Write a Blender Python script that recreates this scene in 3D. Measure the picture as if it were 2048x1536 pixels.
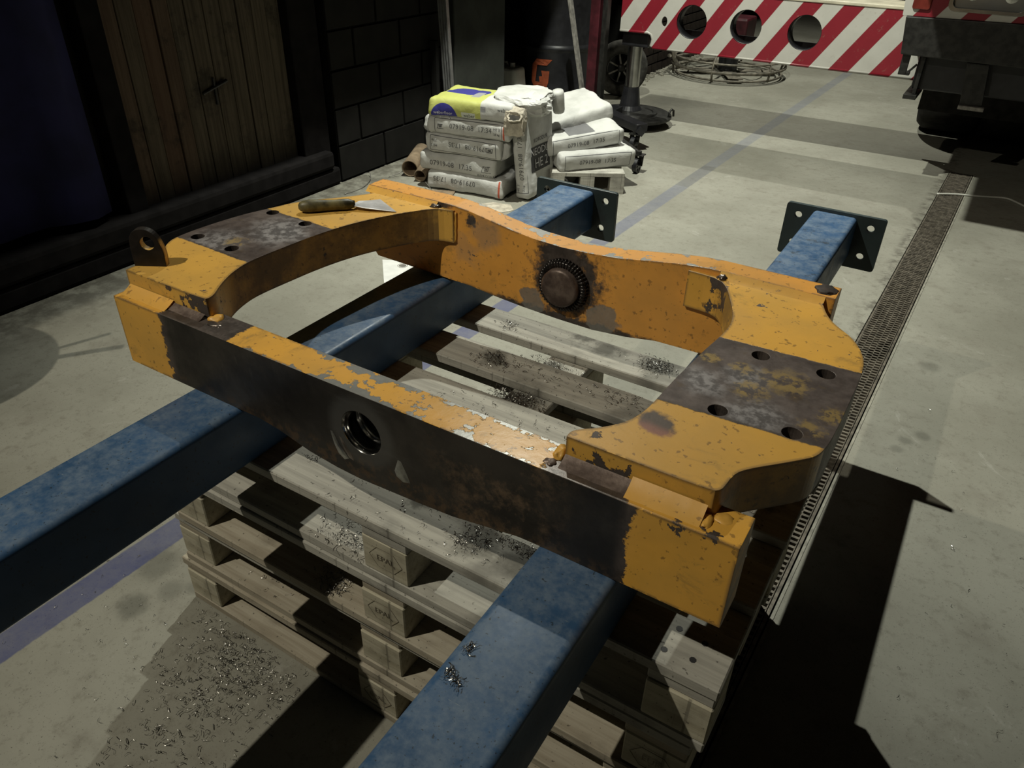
import bpy, bmesh, math, random
from mathutils import Vector, Matrix, noise as mnoise
from mathutils.bvhtree import BVHTree
from mathutils.geometry import tessellate_polygon
for o in list(bpy.data.objects): bpy.data.objects.remove(o)
S = bpy.context.scene
COL = S.collection
PI = math.pi
R = math.radians
# ------------------------------------------------------------------ camera
cam = bpy.data.cameras.new('camera'); co = bpy.data.objects.new('camera', cam); COL.objects.link(co)
YAW, PITCH, ROLL = -0.5429, 0.5805, 0.0228
fw = Vector((math.sin(YAW)*math.cos(PITCH), math.cos(YAW)*math.cos(PITCH), -math.sin(PITCH)))
rt = Vector((math.cos(YAW), -math.sin(YAW), 0)); up = rt.cross(fw)
r2 = rt*math.cos(ROLL)+up*math.sin(ROLL); u2 = -rt*math.sin(ROLL)+up*math.cos(ROLL)
m = Matrix((r2, u2, -fw)).transposed().to_4x4(); m.translation = (1.3392, -0.6783, 1.4591)
co.matrix_world = m
cam.sensor_width = 36; cam.lens = 1516.25/2048*36; cam.clip_start = .02; cam.clip_end = 60
S.camera = co
# ------------------------------------------------------------------ world, lamps, exposure
w = bpy.data.worlds.new('hall_air'); S.world = w; w.use_nodes = True
w.node_tree.nodes['Background'].inputs[0].default_value = (.35, .42, .75, 1)
w.node_tree.nodes['Background'].inputs[1].default_value = .006
def lamp(name, loc, watt, col, rad, aim, cone):
    # pendant lamps with a reflector that throws their light downwards
    l = bpy.data.lights.new(name, 'SPOT'); l.energy = watt; l.color = col; l.shadow_soft_size = rad
    l.spot_size = R(cone); l.spot_blend = .9
    o = bpy.data.objects.new(name, l); COL.objects.link(o); o.location = loc
    o.rotation_euler = (Vector(aim)-Vector(loc)).to_track_quat('-Z', 'Y').to_euler()
    return o
lamp('ceiling_lamp_light', (-.60, 2.55, 3.8), 860, (.98, 1.0, .88), .022, (.3, 3.3, 0), 115)
lamp('ceiling_lamp_light', (-.74, -1.72, 3.8), 300, (1.0, .94, .77), .022, (-.2, -.6, 0), 150)
lamp('ceiling_lamp_light', (-.65, 6.75, 3.8), 440, (.99, .99, .86), .03, (-.65, 6.75, 0), 120)
vs = S.view_settings
vs.view_transform = 'Standard'; vs.look = 'None'; vs.exposure = 0.0; vs.gamma = 1; vs.use_curve_mapping = False

# ------------------------------------------------------------------ node helpers
class G:
    """small node-graph writer; p is the object-space position"""
    def __init__(s, name):
        s.m = bpy.data.materials.new(name); s.m.use_nodes = True
        s.t = s.m.node_tree; s.n = s.t.nodes; s.b = s.n['Principled BSDF']
        tc = s.n.new('ShaderNodeTexCoord'); s.p = tc.outputs['Object']
        sp = s.n.new('ShaderNodeSeparateXYZ'); s.l(s.p, sp.inputs[0]); s.x, s.y, s.z = sp.outputs
        s.N = tc.outputs['Normal']
        s._nz = None
    def l(s, a, b):
        if isinstance(a, bpy.types.NodeSocket): s.t.links.new(a, b)
        else: b.default_value = a
    def nrm(s):
        if s._nz is None:
            sp = s.n.new('ShaderNodeSeparateXYZ'); s.l(s.N, sp.inputs[0]); s._nz = sp.outputs
        return s._nz
    def ma(s, op, a, b=0, c=0):
        n = s.n.new('ShaderNodeMath'); n.operation = op
        s.l(a, n.inputs[0]); s.l(b, n.inputs[1]); s.l(c, n.inputs[2]); return n.outputs[0]
    def add(s, *a):
        r = a[0]
        for q in a[1:]: r = s.ma('ADD', r, q)
        return r
    def sub(s, a, b): return s.ma('SUBTRACT', a, b)
    def mul(s, *a):
        r = a[0]
        for q in a[1:]: r = s.ma('MULTIPLY', r, q)
        return r
    def mx(s, *a):
        r = a[0]
        for q in a[1:]: r = s.ma('MAXIMUM', r, q)
        return r
    def mn(s, *a):
        r = a[0]
        for q in a[1:]: r = s.ma('MINIMUM', r, q)
        return r
    def inv(s, a): return s.ma('SUBTRACT', 1.0, a)
    def th(s, v, lo, hi):
        n = s.n.new('ShaderNodeMapRange'); n.interpolation_type = 'SMOOTHSTEP'
        s.l(v, n.inputs[0]); n.inputs[1].default_value = lo; n.inputs[2].default_value = hi; return n.outputs[0]
    def rng(s, v, a, b, c, d):
        n = s.n.new('ShaderNodeMapRange'); s.l(v, n.inputs[0])
        for i, q in enumerate((a, b, c, d)): n.inputs[i+1].default_value = q
        return n.outputs[0]
    def vec(s, sc=(1, 1, 1), off=(0, 0, 0), rot=(0, 0, 0)):
        n = s.n.new('ShaderNodeMapping'); s.l(s.p, n.inputs[0])
        n.inputs[1].default_value = off; n.inputs[2].default_value = rot; n.inputs[3].default_value = sc
        return n.outputs[0]
    def noise(s, sc, det=5, ro=.55, v=None, dist=0):
        n = s.n.new('ShaderNodeTexNoise'); s.l(v or s.p, n.inputs['Vector'])
        n.inputs['Scale'].default_value = sc; n.inputs['Detail'].default_value = det
        n.inputs['Roughness'].default_value = ro; n.inputs['Distortion'].default_value = dist
        return n.outputs[0]
    def vor(s, sc, v=None):
        n = s.n.new('ShaderNodeTexVoronoi'); s.l(v or s.p, n.inputs['Vector']); n.inputs['Scale'].default_value = sc
        return n.outputs['Distance']
    def mix(s, f, a, b):
        n = s.n.new('ShaderNodeMix'); n.data_type = 'RGBA'
        s.l(f, n.inputs[0])
        for q, i in ((a, 6), (b, 7)):
            if isinstance(q, tuple): q = (*q[:3], 1)
            s.l(q, n.inputs[i])
        return n.outputs[2]
    def mixf(s, f, a, b):
        n = s.n.new('ShaderNodeMix'); n.data_type = 'FLOAT'
        s.l(f, n.inputs[0]); s.l(a, n.inputs[2]); s.l(b, n.inputs[3]); return n.outputs[0]
    def band(s, v, lo, hi, soft=.002):
        return s.mul(s.th(v, lo-soft, lo+soft), s.inv(s.th(v, hi-soft, hi+soft)))
    def spot(s, c, r, soft=.3, wob=None):
        n = s.n.new('ShaderNodeVectorMath'); n.operation = 'DISTANCE'; s.l(s.p, n.inputs[0]); n.inputs[1].default_value = c
        d = n.outputs['Value']
        if wob is not None: d = s.add(d, wob)
        return s.inv(s.th(d, r*(1-soft), r*(1+soft)))
    def edge(s, r=.006):
        bv = s.n.new('ShaderNodeBevel'); bv.samples = 3; bv.inputs[0].default_value = r
        ge = s.n.new('ShaderNodeNewGeometry'); d = s.n.new('ShaderNodeVectorMath'); d.operation = 'DOT_PRODUCT'
        s.l(bv.outputs[0], d.inputs[0]); s.l(ge.outputs['Normal'], d.inputs[1])
        return s.sub(1.0, d.outputs['Value'])
    def bump(s, h, st=.3, dist=.002):
        n = s.n.new('ShaderNodeBump'); n.inputs['Strength'].default_value = st; n.inputs['Distance'].default_value = dist
        s.l(h, n.inputs['Height']); s.l(n.outputs[0], s.b.inputs['Normal'])
    def out(s, col, ro=.5, me=0, spec=.5):
        s.l((*col[:3], 1) if isinstance(col, tuple) else col, s.b.inputs['Base Color'])
        s.l(ro, s.b.inputs['Roughness']); s.l(me, s.b.inputs['Metallic']); s.b.inputs['Specular IOR Level'].default_value = spec
        return s.m
    def rnd(s):
        n = s.n.new('ShaderNodeObjectInfo'); return n.outputs['Random']

def plain(name, col, ro=.5, me=0, var=.25, sc=30, bump=.1, spec=.5):
    g = G(name); n = g.noise(sc, 4)
    d = tuple(c*(1-var) for c in col); b = tuple(min(1, c*(1+var)) for c in col)
    g.bump(n, bump); return g.out(g.mix(g.th(n, .3, .7), d, b), ro, me, spec)

# ------------------------------------------------------------------ materials
YEL = (.82, .43, .070); YEL2 = (.66, .37, .10)
BARE = (.060, .048, .042)
def yellow(name, bare=None, chips=.0, grey=None, extra=None, dirt=.5, zone=None, edge=1.0, base=YEL, barecol=BARE):
    g = G(name)
    big = g.noise(9, 5); fine = g.noise(60, 6, .65); mid = g.noise(24, 6, .62)
    col = g.mix(g.th(big, .35, .65), base, tuple(c*.86 for c in base))
    col = g.mix(g.mul(g.th(g.noise(14, 6, .7, dist=.6), .56, .70), dirt), col, (.24, .155, .055))
    # chips
    e = g.th(g.edge(.008), .002, .07)
    q = g.add(g.mul(mid, .6), g.mul(fine, .4), g.mul(e, edge*.225), chips, -.012, g.mul(g.sub(g.noise(6, 4), .5), .22))
    if zone is not None: q = g.add(q, g.mul(zone(g), .13))
    ch = g.th(q, .628, .636)
    # olive and brown tints in the old paint
    col = g.mix(g.mul(g.th(g.noise(3.2, 5, .6, v=g.vec(off=(3, 1, 2))), .46, .64), .45), col, (base[0]*.66, base[1]*.74, base[2]*1.0))
    col = g.mix(g.mul(g.th(g.noise(90, 3), .62, .68), .6), col, (.16, .085, .03))
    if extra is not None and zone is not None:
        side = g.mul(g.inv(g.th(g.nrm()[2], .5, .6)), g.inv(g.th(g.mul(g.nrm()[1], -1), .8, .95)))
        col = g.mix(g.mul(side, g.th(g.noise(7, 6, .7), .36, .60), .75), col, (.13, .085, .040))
    b = ch
    if bare is not None:
        wob = g.mul(g.sub(g.noise(45, 6, .7), .5), .050)
        b = g.mx(b, bare(g, wob))
    b2 = tuple(q*1.7 for q in barecol); b3 = tuple(q*2.1 for q in barecol)
    bc = g.mix(g.th(mid, .4, .62), barecol, b2)
    bc = g.mix(g.mul(g.th(fine, .5, .62), .5), bc, b3)
    ro = g.mixf(b, g.rng(big, .3, .7, .36, .50), g.rng(fine, .3, .7, .42, .62))
    me = g.mul(b, .35)
    col = g.mix(b, col, bc)
    if grey is not None:
        gm = grey(g, mid, fine)
        col = g.mix(gm, col, g.mix(fine, (.19, .185, .17), (.36, .355, .335)))
        me = g.mx(me, g.mul(gm, .55)); ro = g.mixf(gm, ro, .45)
        b = g.mx(b, gm)
    if extra is not None: col, ro, me = extra(g, col, ro, me, fine, mid)
    g.bump(g.add(g.mul(b, -1.0), g.mul(fine, .35), g.mul(big, .6)), .35, .0015)
    return g.out(col, ro, me)

# front plate: the long face is bare, its right and left ends painted, the top worn
def fp_bare(g, wob):
    nx, ny, nz = g.nrm()
    x = g.add(g.x, g.mul(wob, 1.0))
    face = g.mul(g.th(g.mul(ny, -1), .5, .6), g.band(x, .222, 1.112, .002))
    under = g.mul(g.th(g.mul(nz, -1), .5, .6), 1)
    top = g.mul(g.th(nz, .5, .6), g.mx(g.band(x, .222, .392), g.band(x, .985, 1.098)), 1.0)
    return g.mx(face, top, under)
def fp_grey(g, mid, fine):
    nx, ny, nz = g.nrm()
    # worn to metal along the middle of the top edge, more to the right and along the rear and front edges
    t = g.add(g.mul(g.th(g.x, .50, .62), .055), g.mul(g.inv(g.th(g.ma('ABSOLUTE', g.sub(g.x, .66)), .0, .11)), .075),
              g.mul(g.th(g.ma('ABSOLUTE', g.sub(g.y, .018)), .008, .036), .13), g.mul(mid, .75), g.mul(fine, .25))
    return g.mul(g.th(nz, .5, .6), g.band(g.x, .40, .985, .01), g.th(t, .64, .655))
def fp_extra(g, col, ro, me, fine, mid):
    nx, ny, nz = g.nrm()
    ro = g.mixf(g.mul(g.th(nz, .5, .6), g.th(g.x, .55, .75)), ro, g.rng(mid, .3, .7, .24, .32))
    face = g.mul(g.th(g.mul(ny, -1), .5, .6), g.band(g.x, .235, 1.10, .01))
    # dark machined face: streaks of lighter steel and brown rust towards its lower right
    st = g.noise(1, 6, .6, v=g.vec((60, 1, 16)))
    c2 = g.mix(g.th(g.noise(6, 6, .65), .35, .65), (.022, .019, .017), (.060, .052, .044))
    rust = g.mul(g.th(g.x, .76, .90), g.inv(g.th(g.x, .95, 1.06)), g.th(g.add(g.noise(14, 8, .78), g.mul(fine, .3)), .60, .80), .85)
    c2 = g.mix(rust, c2, (.20, .135, .085))
    c2 = g.mix(g.mul(g.th(st, .60, .8), g.band(g.x, .3, .47, .03), .6), c2, (.16, .14, .12))
    lo = g.mul(g.inv(g.th(g.z, .70, .725)), g.th(fine, .45, .6), .5)
    c2 = g.mix(lo, c2, (.14, .085, .045))
    halo = g.mul(g.spot((.672, -.011, .763), .062, .18), .35)
    c2 = g.mix(halo, c2, (.15, .15, .145))
    c2 = g.mix(g.mul(g.th(g.noise(1, 5, .6, v=g.vec((5, 1, 22), rot=(0, .5, 0))), .55, .75), g.band(g.x, .5, .9, .1), .3), c2, (.12, .12, .115))
    mk = g.mx(g.mul(g.spot((.628, -.011, .706), .012, .5), g.th(g.ma('ABSOLUTE', g.sub(g.add(g.x, g.mul(g.z, .55)), 1.016)), .007, .004)), 0)
    col = g.mix(face, col, c2)
    ro = g.mixf(face, ro, g.rng(fine, .3, .7, .36, .52)); me = g.mixf(face, me, .4)
    me = g.mx(me, g.mul(mk, .0))
    return col, ro, me
M = {}
M['front'] = yellow('worn_yellow_front', fp_bare, -.012, fp_grey, fp_extra, edge=.9, zone=lambda g: g.mx(g.mul(g.spot((1.212, -.006, .8345), .022, .5), 1.2), g.mul(g.spot((1.165, -.010, .8345), .014, .5), 1.0), g.mul(g.spot((.135, .0, .8345), .014, .5), .9)))
def side_bare(lo, hi, slope=0.0, x0=0.0):
    def f(g, wob):
        y = g.add(g.y, g.mul(wob, .25), g.mul(g.sub(g.x, x0), -slope))
        nx, ny, nz = g.nrm()
        wall = 0.0
        for a, b in ([(1.150, .364), (1.246, .365), (1.143, .188), (1.242, .191)] if lo == .168 else [(.081, .197), (.181, .194), (.204, .365), (.103, .372)]):
            wall = g.mx(wall, g.mul(g.inv(g.th(g.ma('ABSOLUTE', g.sub(g.x, a)), .0145, .0150)), g.inv(g.th(g.ma('ABSOLUTE', g.sub(g.y, b)), .0145, .0150))))
        wall = g.mul(wall, g.inv(g.th(nz, .5, .6)))
        return g.mx(wall, g.mul(g.band(y, lo, hi, .0015), g.mx(g.th(nz, .5, .6), g.th(nx, .6, .7)) if lo == .168 else g.th(nz, .5, .6)))
    return f
def rust_extra(lo, hi, slope, x0, spots, burn=None, light=()):
    def f(g, col, ro, me, fine, mid):
        y = g.add(g.y, g.mul(g.sub(g.x, x0), -slope))
        zone = g.mul(g.band(y, lo+.004, hi-.004, .004), g.th(g.nrm()[2], .5, .6))
        c = g.mix(g.th(g.noise(18, 6, .65), .35, .68), (.070, .052, .046), (.150, .118, .105))
        c = g.mix(g.mul(g.th(g.noise(38, 5, .7), .55, .70), .55), c, (.11, .072, .038))
        for p, r in light:
            c = g.mix(g.mul(g.spot(p, r, .6, g.mul(g.sub(mid, .5), .05)), .75), c, g.mix(g.th(fine, .42, .6), (.13, .12, .12), (.34, .32, .32)))
        sp = 0.0
        for p, r in spots:
            q = g.mul(g.spot(p, r, .5, g.mul(g.sub(g.noise(50, 5, .7), .5), .06)), g.th(fine, .44, .54))
            sp = g.mx(sp, q)
        c = g.mix(g.mul(sp, .75), c, (.34, .23, .07))
        col = g.mix(zone, col, c)
        top = g.th(g.nrm()[2], .5, .6)
        ro = g.mixf(zone, ro, g.rng(fine, .3, .7, .38, .58)); me = g.mixf(zone, me, .35)
        if burn:
            b = g.mul(g.spot(burn, .024, .25, g.mul(g.sub(mid, .5), .05)), top)
            col = g.mix(g.mul(b, .92), col, g.mix(g.th(g.add(g.y, g.mul(mid, .02)), burn[1]-.012, burn[1]+.012), (.26, .11, .09), (.055, .05, .058)))
        return col, ro, me
    return f
ZH = .8715
def zfront(x0, x1):
    return lambda g: g.mul(g.band(g.x, x0, x1, .01), g.th(g.mul(g.nrm()[1], -1), .4, .6), 1.15)
M['right'] = yellow('worn_yellow_right', side_bare(.168, .385, .055, 1.08), -.012, None,
    rust_extra(.168, .385, .055, 1.08, [((1.165, .262, ZH), .022), ((1.20, .31, ZH), .03), ((1.088, .318, ZH), .014), ((1.26, .215, ZH), .016), ((1.283, .26, ZH), .02), ((1.14, .31, ZH), .016)],
    (1.087, .115, ZH), [((1.10, .245, ZH), .03), ((1.15, .29, ZH), .03), ((1.19, .20, ZH), .04)]), zone=lambda g: g.mx(zfront(.99, 1.10)(g), g.mul(g.spot((1.255, .425, ZH), .028, .6), .75), g.mul(g.spot((1.225, .43, ZH), .016, .6), .75), g.mul(g.spot((1.02, .045, ZH), .022, .6), .7), g.mul(g.spot((1.22, .135, ZH), .03, .6), .55)), base=(.80, .43, .072))
M['left'] = yellow('worn_yellow_left', side_bare(.169, .378, -.03, .17), -.02, None,
    rust_extra(.169, .378, -.03, .17, [((.16, .22, ZH), .02)], None, [((.21, .29, ZH), .045), ((.18, .32, ZH), .05), ((.13, .2, ZH), .05)]), zone=lambda g: g.mx(zfront(.205, .32)(g), g.mul(g.spot((.30, .04, ZH), .018, .6), .7)), base=(.76, .43, .085))
def bk_bare(g, wob):
    nx, ny, nz = g.nrm()
    f = g.th(g.mul(ny, -1), .5, .6)
    a = g.spot((.692, .60, .782), .080, .25, g.mul(wob, 3.0))
    a2 = g.spot((.675, .60, .828), .05, .3, g.mul(wob, 2.0))
    low = g.mul(g.band(g.x, .50, .90, .06), g.inv(g.th(g.add(g.z, g.mul(wob, 1.0)), .695, .705)))
    notch = g.spot((.372, .60, .865), .030, .3, g.mul(wob, 1.4))
    n2 = g.spot((.455, .60, .855), .014, .3, g.mul(wob, .8))
    return g.mul(f, g.mx(a, a2, low, notch, n2))
def bk_grey(g, mid, fine):
    nx, ny, nz = g.nrm()
    t = g.mul(g.th(nz, .5, .6), g.band(g.x, .40, 1.02, .02), g.th(g.add(g.mul(mid, .7), g.mul(fine, .3), g.mul(g.th(g.ma('ABSOLUTE', g.sub(g.y, .627)), .008, .026), .07), g.mul(g.band(g.x, .6, .85, .05), .06)), .60, .615))
    f = g.th(g.mul(ny, -1), .5, .6)
    w1 = g.mul(g.sub(g.noise(30, 4), .5), .05)
    s = g.mx(g.spot((.610, .602, .712), .030, .08, w1), g.spot((.782, .602, .715), .036, .08, w1), g.mul(g.spot((.49, .602, .835), .035, .5, g.mul(w1, 1.5)), .45), g.mul(g.spot((.44, .602, .785), .03, .5, g.mul(w1, 2)), .3))
    return g.mx(t, g.mul(f, s, .8))
M['back'] = yellow('worn_yellow_back', bk_bare, -.018, bk_grey, edge=.8, base=(.82, .38, .070))
M['weldyel'] = yellow('painted_weld', None, .0, base=(.80, .43, .078), edge=.2)
M['lug'] = yellow('lug_paint_face_shade', lambda g, w: g.mx(g.th(g.mul(g.nrm()[1], -1), .3, .5), g.th(g.z, .915, .925)), -.03, base=(.72, .43, .10), barecol=(.012, .009, .007))  # camera-facing side of the lug coloured near-black to imitate its shadow
M['steel'] = plain('bare_weld_steel', (.20, .17, .15), .32, .8, .4, 60, .4)
M['matte_dark'] = plain('matte_dark_brown', (.030, .018, .012), .7, 0, .5, 60, .4)  # matte dark brown for the lump on the back plate
M['bright'] = plain('bright_machined_steel', (.50, .49, .47), .16, 1, .1, 80, .05)
M['dull_steel'] = plain('ground_steel', (.42, .42, .40), .34, .9, .2, 90, .2)
def mk_pin():
    g = G('burnt_pin_steel'); n = g.noise(28, 6, .65); r = g.noise(120, 4)
    g.bump(g.add(n, g.mul(r, .4)), .4, .001)
    return g.out(g.mix(g.th(n, .35, .7), (.085, .060, .050), (.21, .16, .135)), g.rng(r, .3, .7, .35, .55), .5)
M['pin'] = mk_pin()
M['weldblack'] = plain('fresh_weld_bead', (.045, .040, .038), .25, .6, .5, 90, .6)
def mk_blue(name, base, dustc, dust):
    g = G(name); big = g.noise(6, 6, .6); f = g.noise(90, 4, .7); mid = g.noise(26, 6, .65)
    sp = g.noise(170, 2)
    top = g.th(g.nrm()[2], .3, .9)
    c = g.mix(g.th(big, .35, .65), base, tuple(q*1.35 for q in base))
    c = g.mix(g.mul(g.th(g.add(g.mul(mid, .6), g.mul(f, .4)), .36, .66), dust, top), c, dustc)
    c = g.mix(g.mul(g.th(sp, .66, .72), .8), c, (.02, .028, .035))
    c = g.mix(g.mul(g.th(g.noise(16, 7, .75), .56, .66), .75, g.th(g.y, .6, 1.1)), c, (.020, .024, .028))
    c = g.mix(g.mul(g.th(g.noise(11, 6, .7), .68, .74), g.th(f, .48, .6)), c, (.10, .07, .045))
    scr = g.noise(1, 3, .5, v=g.vec((30, 260, 5), rot=(0, 0, .9)))
    c = g.mix(g.mul(g.th(scr, .72, .76), .6, top), c, (.20, .24, .26))
    g.bump(g.add(g.mul(f, .5), mid), .15, .001)
    return g.out(c, g.rng(mid, .3, .7, .36, .55), .0)
M['blue'] = mk_blue('dusty_blue_paint', (.026, .068, .145), (.125, .175, .245), .88)
M['bluedark'] = mk_blue('dark_flange_paint', (.022, .034, .036), (.05, .06, .06), .4)
def mk_wood(name, a, b, yel=0.0):
    g = G(name); r = g.rnd()
    v = g.vec((4, 70, 70))
    gr = g.noise(1, 6, .6, v=v, dist=.4); big = g.noise(7, 5); f = g.noise(120, 3)
    c = g.mix(g.th(gr, .3, .7), a, b)
    c = g.mix(g.mul(g.th(big, .55, .72), .6), c, tuple(q*.42 for q in a))
    c = g.mix(g.mul(r, .12), c, tuple(q*.6 for q in b))
    c = g.mix(g.mul(g.th(f, .66, .7), .7), c, (.04, .035, .03))
    # saw kerfs across the edges of the boards
    kf = g.th(g.noise(1, 2, .5, v=g.vec((95, 3, 3))), .62, .70)
    ny = g.ma('ABSOLUTE', g.nrm()[1])
    c = g.mix(g.mul(kf, g.th(ny, .5, .7), .45), c, (.05, .045, .035))
    if name.startswith('grey'):
        ge = g.n.new('ShaderNodeNewGeometry'); old = g.p; g.p = ge.outputs['Position']
        w3 = g.mul(g.sub(g.noise(22, 5, .7), .5), .10)
        st = 0.0
        for p_, r_ in (((.84, .06, .576), .035), ((.93, .07, .576), .04), ((.88, .72, .576), .04), ((.663, .45, .555), .05), ((.56, .54, .576), .03), ((.75, .72, .576), .03), ((.68, .73, .576), .02), ((.70, .075, .576), .02), ((.66, .61, .555), .03), ((1.21, .40, .576), .02)):
            st = g.mx(st, g.spot(p_, r_, .7, w3))
        g.p = old
        c = g.mix(g.mul(st, .7), c, (.05, .048, .038))
    g.bump(g.add(gr, g.mul(f, .3)), .5, .0015)
    return g.out(c, .8, 0, .25)
M['wood'] = mk_wood('grey_pallet_wood', (.30, .288, .255), (.47, .455, .40))
M['woodwarm'] = mk_wood('yellowish_pallet_wood', (.30, .26, .195), (.43, .39, .31))
M['block'] = mk_wood('pressed_block_wood', (.36, .325, .235), (.50, .465, .36))
M['ink'] = plain('stamp_ink', (.13, .11, .08), .7, 0, .1)
def mk_floor():
    g = G('concrete_floor'); big = g.noise(1.3, 6, .6); mid = g.noise(7, 7, .66); f = g.noise(70, 5, .7); ff = g.noise(300, 2)
    c = g.mix(g.th(big, .3, .7), (.205, .199, .163), (.290, .283, .238))
    c = g.mix(g.mul(g.th(mid, .48, .72), .55), c, (.185, .172, .14))
    c = g.mix(g.mul(g.th(g.noise(4, 8, .75, dist=1.2), .60, .68), .35), c, (.40, .39, .35))
    c = g.mix(g.mul(g.th(f, .58, .70), .5), c, (.12, .11, .09))
    c = g.mix(g.mul(g.th(g.noise(28, 6, .75), .52, .66), .38), c, (.15, .14, .11))
    c = g.mix(g.mul(g.th(g.noise(200, 2), .66, .70), .7), c, (.07, .06, .05))
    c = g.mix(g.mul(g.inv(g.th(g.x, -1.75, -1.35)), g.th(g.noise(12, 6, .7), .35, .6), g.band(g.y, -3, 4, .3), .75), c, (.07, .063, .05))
    # oil stains and darker spots
    wob = g.mul(g.sub(g.noise(16, 5, .7), .5), .16)
    for p, r, a in [((-.06, -.10, 0), .035, .6), ((-.125, .02, 0), .05, .5), ((-.02, -.02, 0), .03, .4), ((.02, .02, 0), .02, .4),
                    ((1.423, 2.176, 0), .035, .4), ((1.46, 1.70, 0), .022, .45), ((1.415, 1.64, 0), .02, .45), ((1.40, 1.58, 0), .02, .4), ((1.75, .35, 0), .07, .35), ((-.95, 5.6, 0), .22, .35), ((-.2, 5.9, 0), .25, .2), ((-.6, .3, 0), .03, .3), ((-.45, .35, 0), .03, .25)]:
        c = g.mix(g.mul(g.spot(p, r, .5, g.mul(wob, r*9)), a), c, (.075, .075, .060))
    # the painted blue line and the strip where older paint shows through
    xx = g.add(g.x, g.mul(g.y, -.026))
    w2 = g.mul(g.sub(g.noise(40, 5, .6), .5), .008)
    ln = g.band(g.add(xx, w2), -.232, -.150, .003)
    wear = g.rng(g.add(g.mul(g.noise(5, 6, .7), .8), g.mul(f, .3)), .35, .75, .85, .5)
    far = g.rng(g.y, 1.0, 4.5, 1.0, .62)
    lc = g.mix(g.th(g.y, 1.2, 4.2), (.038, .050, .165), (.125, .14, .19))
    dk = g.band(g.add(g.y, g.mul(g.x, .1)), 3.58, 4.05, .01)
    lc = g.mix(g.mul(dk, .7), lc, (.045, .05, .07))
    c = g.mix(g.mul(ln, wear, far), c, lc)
    # wet dark concrete beside the drain
    dr = g.sub(g.x, g.mul(g.y, .024))
    dirt = g.mul(g.inv(g.th(g.ma('ABSOLUTE', g.sub(dr, 1.085)), .01, .055)), g.th(g.noise(18, 6, .7), .42, .62), g.th(g.y, .8, 1.4))
    c = g.mix(g.mul(dirt, .7), c, (.07, .062, .05))
    g.bump(g.add(mid, g.mul(f, .5), g.mul(ff, .2)), .22, .004)
    return g.out(c, g.rng(mid, .3, .7, .5, .72), 0, .35)
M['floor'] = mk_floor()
M['grate'] = plain('galvanised_grating', (.15, .132, .105), .5, .4, .45, 35, .3)
M['drainbed'] = plain('drain_dirt_and_mouth_shade', (.03, .027, .022), .9, 0, .4)  # drain bed dirt, also the dark patch for shade in the torn mouth
M['kerb'] = plain('drain_kerb', (.24, .23, .19), .6, 0, .3)
def mk_plank():
    g = G('old_dark_planks'); r = g.rnd()
    gr = g.noise(1, 6, .65, v=g.vec((60, 60, 2.2))); big = g.noise(3, 6, .7)
    c = g.mix(g.th(gr, .3, .7), (.055, .043, .030), (.115, .094, .066))
    c = g.mix(g.mul(g.th(r, .6, .9), .5), c, (.11, .055, .035))
    c = g.mix(g.mul(g.th(big, .52, .66), .75), c, (.022, .019, .015))
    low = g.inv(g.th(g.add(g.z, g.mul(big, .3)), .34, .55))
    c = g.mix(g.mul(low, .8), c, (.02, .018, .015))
    g.bump(gr, .5, .003); return g.out(c, .8, 0, .2)
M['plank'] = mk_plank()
M['darkwall'] = plain('dark_painted_block', (.009, .0085, .0075), .85, 0, .25, 8, .3, .2)
M['walljoint'] = plain('dark_mortar', (.006, .0058, .005), .9, 0, .2, 20, .2, .1)
M['pillar'] = plain('grey_pillar_paint', (.04, .043, .038), .8, 0, .2, 6, .2, .2)
M['navy'] = plain('navy_sheet', (.012, .012, .050), .75, 0, .3, 5, .2, .2)
M['darktimber'] = plain('near_black_timber', (.010, .009, .009), .95, 0, .3, 12, .3, .1)  # even near-black matte colour for timbers along the left wall
M['far'] = plain('far_wall', (.03, .028, .024), .9, 0, .3, 3, .2, .1)
M['black'] = plain('black_paint', (.012, .012, .014), .38, 0, .3, 20, .1)
M['blackmetal'] = plain('black_worn_metal', (.016, .0155, .014), .45, .3, .5, 30, .3)
M['rubber'] = plain('dusty_rubber', (.05, .048, .043), .8, 0, .4, 25, .3, .2)
M['darkrubber'] = plain('black_rubber', (.018, .017, .015), .85, 0, .4, 20, .3, .2)
M['chrome'] = plain('dull_chrome', (.42, .42, .40), .25, 1, .15, 15, .1)
M['alu'] = plain('aluminium_profile', (.34, .34, .34), .4, .7, .15, 30, .1)
M['red'] = plain('dark_red_paint', (.045, .007, .011), .4, 0, .4, 14, .2)
M['greybar'] = plain('dusty_grey_bar', (.20, .19, .17), .6, .2, .3, 40, .3)
M['white'] = plain('white_paper', (.62, .62, .60), .7, 0, .06, 20, .1)
M['jerry'] = plain('milky_plastic', (.5, .5, .45), .5, 0, .1, 10, .1)
M['cream'] = plain('cream_paint', (.40, .37, .28), .5, 0, .2, 10, .1)
M['card'] = plain('brown_cardboard', (.20, .15, .10), .85, 0, .3, 18, .2, .2)
M['dusty'] = plain('cement_dusted_steel', (.16, .145, .115), .7, .2, .45, 22, .4)
M['brick'] = plain('dark_brick', (.018, .013, .010), .85, 0, .4, 16, .4, .2)
M['orange'] = plain('orange_print', (.24, .05, .016), .6, 0, .2)
M['textdark'] = plain('black_print', (.03, .03, .032), .6, 0, .05)
M['textgrey'] = plain('grey_ink_print', (.085, .085, .085), .7, 0, .1)
M['textwhite'] = plain('white_print', (.60, .60, .62), .6, 0, .05)
M['blueprint'] = plain('blue_print', (.035, .035, .22), .5, 0, .05)
M['swarf'] = plain('steel_swarf', (.16, .155, .145), .3, .9, .6, 200, .0)
M['handle'] = plain('stained_wooden_handle', (.10, .085, .035), .45, 0, .8, 28, .4)
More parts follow.
